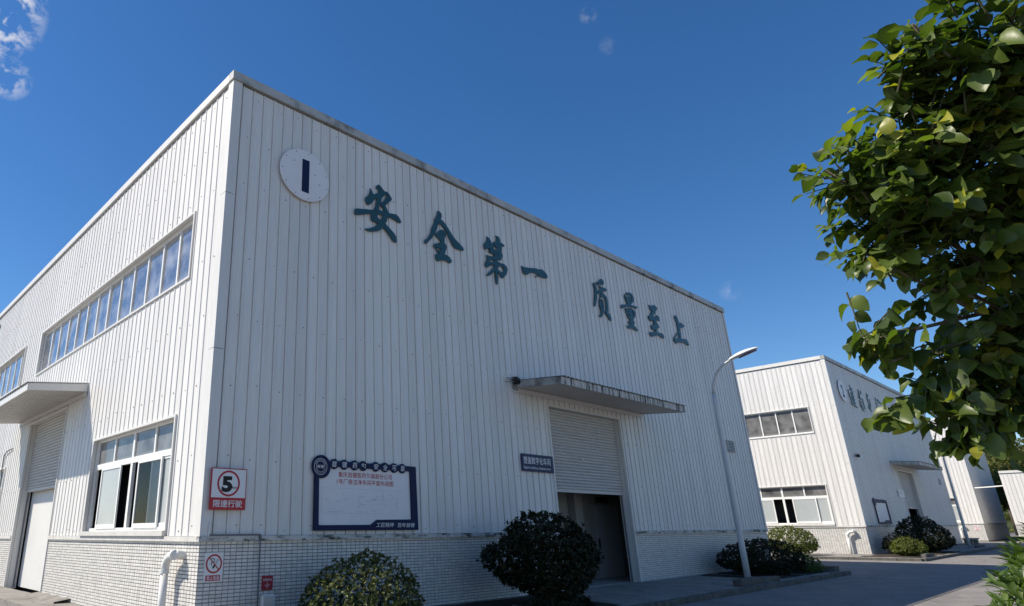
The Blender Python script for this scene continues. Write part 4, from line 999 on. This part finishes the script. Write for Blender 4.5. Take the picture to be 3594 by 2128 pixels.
# ------------------------------------------------------------------ foliage
nr = np.random.default_rng(11)
def unit(a): return a/np.maximum(1e-9, np.linalg.norm(a, axis=-1, keepdims=True))
def leaves_mesh(name, base, axis, nrm, length, width, m, droop=.15, fold=.22):
    """many small folded leaves joined into one mesh; four triangles each"""
    n = len(base)
    axis = unit(axis); side = unit(np.cross(axis, nrm)); up = unit(np.cross(side, axis))
    l = length[:,None]; w = width[:,None]
    mid = base + axis*l*.48 - up*l*droop*.1
    tip = base + axis*l - up*l*droop
    lf = mid + side*w*.5 + up*w*fold; rt = mid - side*w*.5 + up*w*fold
    V = np.stack([base, lf, mid, rt, tip], 1).reshape(-1, 3)
    T = np.array([[0,2,1],[0,3,2],[1,2,4],[2,3,4]])
    F = (np.arange(n)[:,None,None]*5 + T[None]).reshape(-1, 3)
    me = bpy.data.meshes.new(name)
    me.vertices.add(len(V)); me.vertices.foreach_set('co', V.astype(np.float32).ravel())
    me.loops.add(F.size); me.loops.foreach_set('vertex_index', F.astype(np.int32).ravel())
    me.polygons.add(len(F)); me.polygons.foreach_set('loop_start', np.arange(0, F.size, 3, dtype=np.int32))
    me.update(calc_edges=True)
    at = me.attributes.new('leafvar', 'FLOAT', 'FACE')
    at.data.foreach_set('value', np.repeat(nr.random(n), 4).astype(np.float32))
    me.materials.append(m)
    return me
def sprigs(pos, out, k, ll, lw, spread=.9):
    """k leaves round each shoot; returns arrays for leaves_mesh"""
    n = len(pos); out = unit(out)
    t = unit(np.cross(out, nr.normal(size=(n,3)))); b2 = np.cross(out, t)
    B, A, N, L, Wd = [], [], [], [], []
    for j in range(k):
        a = 2.4*j + nr.random(n)*.8
        rad = t*np.cos(a)[:,None] + b2*np.sin(a)[:,None]
        s = spread*(0.5+.7*nr.random(n))[:,None]
        ax = unit(out*(1.0-.35*s)+rad*s)
        B.append(pos + out*(ll*.5*(j/k))[...,None] if False else pos + out*(ll*.55*j/k)); A.append(ax)
        N.append(unit(out*.9 - rad*.25 + nr.normal(size=(n,3))*.25 + np.array([0,0,.25])))
        q = .7+.6*nr.random(n); L.append(ll*q); Wd.append(lw*q)
    return np.concatenate(B), np.concatenate(A), np.concatenate(N), np.concatenate(L), np.concatenate(Wd)
def shrub(loc, rx, ry, h, n, ll, lw, label, group=None, zc=.0, m='shrub', k=7, lump=.10, trunk=None, cat='shrub', zmin=.04, name='shrub', seed=0):
    """a clipped shrub: leafy shoots over a lumpy dome (zc: height of its widest level)"""
    root = empty(name, loc, label, cat, group)
    d = unit(nr.normal(size=(n*2,3)))
    hz = h-zc
    ph = nr.random((7,3))*6.28; fr = nr.normal(size=(7,3))*2.6
    bump_ = sum(np.sin(d@fr[i]+ph[i,0]) for i in range(7))/7
    r = (1+lump*2.0*bump_)*(1-.42*nr.random(len(d))**2.2)
    low = np.where(d[:,2] < 0, max(zc-zmin, .02), hz)
    p = np.stack([d[:,0]*rx*r, d[:,1]*ry*r, zc+d[:,2]*low*r], 1)
    p = p[p[:,2] > zmin][:n]
    c = np.array([0,0,zc*.6])
    out = unit(unit(p-c)+nr.normal(size=p.shape)*.35+np.array([0,0,.35]))
    # a few long shoots stand out of the outline
    e_ = nr.random(len(p)) < .06
    p[e_] += out[e_]*ll*1.1
    me = leaves_mesh('foliage', *sprigs(p, out, k, ll, lw), M[m])
    f = link('foliage', me, None, root, kind='stuff')
    b = MB()
    for i in range(9):
        a = i*2.4; q = .25+.6*rng.random()
        top = (math.cos(a)*rx*q*.8, math.sin(a)*ry*q*.8, zc+(h-zc)*.5 if not trunk else zc-.1+.6*rng.random())
        b0 = (math.cos(a)*.05, math.sin(a)*.05, 0 if not trunk else trunk*.8)
        b.tube([b0, tuple((b0[j]+top[j])/2+(.04 if j == 2 else 0) for j in range(3)), top], [.022,.015,.007], 6)
    b.build('stem', M['bark'], root, kind='stuff')
    if trunk:
        MB().tube([(0,0,-.05),(.02,.01,trunk*.4),(-.01,.02,trunk*.8),(.03,0,trunk+.25)], [.10,.085,.08,.05], 10).build('trunk', M['bark'], root, smooth=True)
    return root
GS = 'rounded evergreen shrubs along the halls'
shrub((2.62, -1.38, 0), 1.10, 1.05, 1.13, 2300, .062, .026, 'broad dome-shaped shrub half in sun under the notice board', GS, zc=.35)
shrub((7.72, -1.72, 0), 1.36, 1.18, 1.80, 2600, .095, .040, 'large dark ball-shaped tree on a short trunk left of the roller door', GS, zc=.98, trunk=.42, zmin=.14, lump=.21, m='shadeshrub', cat='small tree', name='ball_tree')
shrub((7.55, -2.15, 0), .9, .5, .20, 380, .07, .03, 'low dark ground plant under the ball-shaped tree', GS, m='shadeshrub', zc=.05, name='shrub')
shrub((20.9, -1.45, gz(21)), 1.75, 1.15, 1.10, 2700, .07, .032, 'wide dark shrub behind the near street lamp', GS, m='shadeshrub', zc=.4)
shrub((22.9, -2.2, gz(23)), .55, .5, .55, 500, .07, .032, 'little grey green shrub at the right end of the bed by the lamp', GS, zc=.15, m='lance')
shrub((37.6, 2.8, gz(37)), 1.3, 1.3, 1.50, 2000, .085, .04, 'bright sunlit shrub at the far corner between the two halls', GS, m='bright', zc=.55)
shrub((39.2, -2.05, gz(39)), .78, .72, .86, 1000, .085, .04, 'small sunlit yellow green shrub in front of the second hall', GS, m='bright', zc=.3)
shrub((42.4, -1.1, gz(42)), .95, .85, 1.0, 900, .085, .04, 'low dark shrub at the corner of the second hall behind the sunlit one', GS, m='shadeshrub', zc=.35)
shrub((45.0, -1.75, gz(45)), 1.75, 1.25, 1.85, 2600, .09, .042, 'tall wide dark shrub in front of the second hall', GS, m='shadeshrub', zc=.7)
# near shrub with narrow leaves
shrub((-1.06, -10.93, -.12), .50, .48, 1.63, 900, .085, .022, 'sunlit shrub with narrow leaves low at the right edge', None, zc=.95, m='lance', k=8, lump=.14, name='shrub')

# ------------------------------------------------------------------ the near broad-leaved tree
def leaf_template(seed):
    g = random.Random(seed)
    rows = [(0, .0), (.06, .17), (.20, .34), (.42, .40), (.64, .345), (.83, .20), (.95, .07), (1.0, 0)]
    droop = g.uniform(.15, .50); fold = g.uniform(.15, .60); twist = g.uniform(-.7, .7)
    V, F = [], []
    for t, w in rows:
        z = -droop*t*t+.10*t; tw = twist*t
        wl = w*g.uniform(.9, 1.08); wr = w*g.uniform(.9, 1.08)
        el = fold*wl+g.uniform(-.07, .07)*(w > .1); er = fold*wr+g.uniform(-.07, .07)*(w > .1)
        for s_, e_ in ((1, el), (0, 0), (-1, er)):
            ww = wl if s_ > 0 else wr
            y = s_*ww; zz = e_ if s_ else 0
            V.append((t, y*math.cos(tw)-zz*math.sin(tw), z+y*math.sin(tw)+zz*math.cos(tw)))
    for i in range(len(rows)-1):
        for j in range(2):
            a = i*3+j; q = (a, a+3, a+4, a+1)
            F += [(q[0], q[1], q[2]), (q[0], q[2], q[3])]
    return np.array(V), np.array(F)
TEMPL = [leaf_template(s) for s in range(8)]
TMESH = []
for V, F in TEMPL:
    me = bpy.data.meshes.new('leaf'); me.from_pydata([tuple(v) for v in V], [], [tuple(map(int, f)) for f in F]); me.materials.append(M['leaf'])
    me.polygons.foreach_set('use_smooth', [True]*len(F)); TMESH.append(me)
tree = empty('broadleaf_tree', (0.75, -11.55, -.12), 'near tree with large glossy broad leaves filling the right side', 'tree')
TB = np.array([0.75, -11.55, -.12])
crown_c = np.array([-.1, -11.1, 3.1])
MB().tube([(0,0,-.05),(.03,.02,1.0),(-.04,.06,2.2),(-.15,.12,3.4),(-.35,.2,4.6)], [.10,.09,.07,.05,.02], 12).build('trunk', M['bark'], tree, smooth=True)
twb = MB(); LV = []   # leaves: (pos, axis, normal, size)
REAR = [(1.2,-11.9,3.0,.6),(1.0,-12.2,3.8,.6),(1.6,-11.4,3.4,.6),(.8,-12.2,2.7,.5),(.6,-11.75,4.5,.6),(1.2,-11.5,4.3,.6),(.5,-12.0,3.3,.6),(1.6,-11.9,2.6,.5)]
for bx, by, bz, br in list(BLOBS)+REAR:
    c = np.array([bx, by, bz])
    t0 = np.clip((c[2]-1.1)/3.6, .15, .95)*4.4
    st = np.array([-.02-.07*t0*.6, .03*t0, t0-.15]); en = c-TB
    zz = en[2]+.22 if en[2] < 2.85 else max(1.9, en[2]-.75-.35*np.hypot(*(en[:2]-st[:2])))
    st = np.array([-.02-.07*zz*.6, .03*zz, zz]); midp = (st+en)/2+np.array([0, 0, .12])
    MB().tube([tuple(st), tuple(midp), tuple(en)], [.020, .014, .007], 8).build('branch', M['bark'], tree, smooth=True)
    nt_ = int(max(4, 150*br**1.75))
    for i in range(nt_):
        d = unit(nr.normal(size=3)); q = br*(nr.random()**.45)
        tip = c + d*q
        o_ = unit(tip-(crown_c*.5+c*.5)+nr.normal(size=3)*.15); dirn = unit(o_*.8+d*.5+np.array([0,0,-.05])+nr.normal(size=3)*.2)
        L_ = .22+.20*nr.random(); root_ = tip-dirn*L_
        bend = np.array([0,0,.03])
        pts = [root_, (root_+tip)/2+bend, tip]
        twb.tube([tuple(p-TB) for p in pts], [.006, .0045, .002], 5, cap=False)
        k = 6+int(nr.random()*3)
        sd = unit(np.cross(dirn, np.array([0,0,1.0]))); ud = np.cross(sd, dirn)
        for j in range(k):
            t = .12+.88*j/(k-1)
            p = root_*(1-t)**2+2*(1-t)*t*((root_+tip)/2+bend)+tip*t*t
            s_ = 1 if j % 2 else -1
            fw = .35+.6*t
            ax = unit(dirn*fw+sd*s_*(1.05-.65*t)+np.array([0,0,-.42])+nr.normal(size=3)*.25)
            nn = unit(o_*.50+np.array([-.15,.08,.75])+nr.normal(size=3)*.42)
            size = (.078+.076*nr.random())*(1.0 if t < .85 else .72)
            LV.append((p+ax*.014, ax, nn, size))
twb.build('twig', M['twig'], tree, kind='stuff')
def frame(ax, nn):
    x = ax; y = unit(np.cross(nn, x)); z = np.cross(x, y); return x, y, z
CP = np.array([-5.56265, -11.13536, 1.6])
R3 = np.array([[r_.x,r_.y,r_.z],[u_.x,u_.y,u_.z],[f_.x,f_.y,f_.z]])
P = np.array([l[0] for l in LV]); Q = (P-CP)@R3.T
u = Q[:,0]/Q[:,2]*2254.998/3594; v = Q[:,1]/Q[:,2]*2254.998/3594
inside = (u > -.36) & (u < .65) & (np.abs(v) < .30)
score = np.array([l[3] for l in LV])/Q[:,2]*np.where(inside, 1, 0.01)/(1+.5*(Q[:,2]-3.5))
order = np.argsort(-score)
single = set(order[:300].tolist())
BV, BF, BA = [], [], []; off = 0
for i, (p, ax, nn, size) in enumerate(LV):
    x, y, z = frame(ax, nn); ti = i % 8
    if i in single:
        o = bpy.data.objects.new('leaf', TMESH[ti]); COL.objects.link(o); o.parent = tree
        o.matrix_local = Matrix(((*(x[0]*size, y[0]*size, z[0]*size), p[0]-TB[0]), (*(x[1]*size, y[1]*size, z[1]*size), p[1]-TB[1]),
                                 (*(x[2]*size, y[2]*size, z[2]*size), p[2]-TB[2]), (0, 0, 0, 1)))
    else:
        V, F = TEMPL[ti]
        BV.append((V*size)@np.stack([x, y, z])+p-TB); BF.append(F+off); off += len(V); BA.append(np.full(len(F), nr.random()))
BV = np.concatenate(BV); BF = np.concatenate(BF); BA = np.concatenate(BA)
me = bpy.data.meshes.new('foliage')
me.from_pydata(BV.tolist(), [], BF.tolist())
at = me.attributes.new('leafvar', 'FLOAT', 'FACE'); at.data.foreach_set('value', BA.astype(np.float32))
me.polygons.foreach_set('use_smooth', [True]*len(BF))
link('foliage', me, M['leaf'], tree, kind='stuff')
print('tree leaves', len(LV))

# ------------------------------------------------------------------ far trees and hill
def far_tree(loc, rx, h, label, n=900, ll=.30):
    root = empty('hill_tree', loc, label, 'tree', 'trees behind the far halls')
    ph = nr.random((9,3))*6.28
    cen = np.stack([nr.normal(size=9)*rx*.42, nr.normal(size=9)*rx*.42, h*(.50+.42*nr.random(9))], 1); rad = rx*(.30+.25*nr.random(9))
    idx = nr.integers(0, 9, n); d = unit(nr.normal(size=(n,3)))
    p = cen[idx]+d*(rad[idx]*(.75+.3*nr.random(n)))[:,None]
    me = leaves_mesh('foliage', *sprigs(p, unit(d+np.array([0,0,.3])), 5, ll, ll*.5), M['farleaf'])
    link('foliage', me, None, root, kind='stuff')
    b = MB().tube([(0,0,-.3),(.1,0,h*.3),(0,.1,h*.55),(.1,0,h*.8)], [.22,.18,.12,.05], 8)
    b.build('trunk', M['bark'], root, smooth=True)
    return root
FT = [('yellow green tree above the low building at the far right', (100, -1.5, .4), 3.4, 10.2), ('dark tree in the gap beside the low far building', (96.5, .6, .4), 2.6, 7.5),
      ('olive tree behind the yellow green one on the hillside', (118, 2.0, .5), 4.5, 12.5), ('bushy tree at the frame edge behind the low building', (106, -6.5, .4), 4.0, 10.5),
      ('round tree on the slope behind the far halls', (126, 8.0, 1.0), 5.0, 14.5), ('pale green tree deep behind the low building', (128, -7.0, 1.0), 5.0, 14.0)]
for lab, loc, rx, h in FT: far_tree(loc, rx, h, lab)
hx = [135+i*16 for i in range(14)]; hy = [-160+i*24 for i in range(22)]
sheet('hill', hx, hy, lambda x, y: -1+max(0, (x-135))*.13*(1+.22*math.sin(y*.03)+.1*math.sin(x*.07+y*.05)), M['hill'], kind='structure')
n = 9000
X_ = 137+nr.random(n)*150; Y_ = -110+nr.random(n)*220
Z_ = -1+np.maximum(0, X_-135)*.13*(1+.22*np.sin(Y_*.03)+.1*np.sin(X_*.07+Y_*.05))
d = unit(nr.normal(size=(n,3))); p = np.stack([X_, Y_, Z_+1.0+2.2*nr.random(n)*(1+np.sin(X_*.5)*np.sin(Y_*.45))], 1)
me = leaves_mesh('woodland', *sprigs(p, unit(d+np.array([0,0,.6])), 4, 1.3, .8), M['farleaf'])
o = link('woodland', me, None, None, kind='stuff'); tag(o, 'wooded hillside rising behind the far halls', 'woodland')

# fallen leaves on the pavement and the road edge
n = 420
xs = np.concatenate([nr.uniform(1, 24, 240), nr.uniform(36.6, 50, 80), nr.uniform(6, 40, 100)])
ys = np.concatenate([nr.uniform(-3.0, -.05, 240), nr.uniform(-3.0, -.1, 80), nr.uniform(-6.5, -3.2, 100)])
zs = np.array([gz(x)+.012 if y > -3.02 else gz(x)-.11 for x, y in zip(xs, ys)])
a = nr.random(n)*6.28
ax = np.stack([np.cos(a), np.sin(a), np.zeros(n)], 1)
me = leaves_mesh('leaf_litter', np.stack([xs, ys, zs], 1), ax, np.tile(np.array([0, 0, 1.0]), (n, 1))+nr.normal(size=(n, 3))*.1, nr.uniform(.05, .10, n), nr.uniform(.025, .05, n), M['litter'], droop=.02, fold=.1)
o = link('leaf_litter', me, None, None, kind='stuff'); tag(o, 'scattered dry fallen leaves on the pavement and road edge', 'fallen leaves')
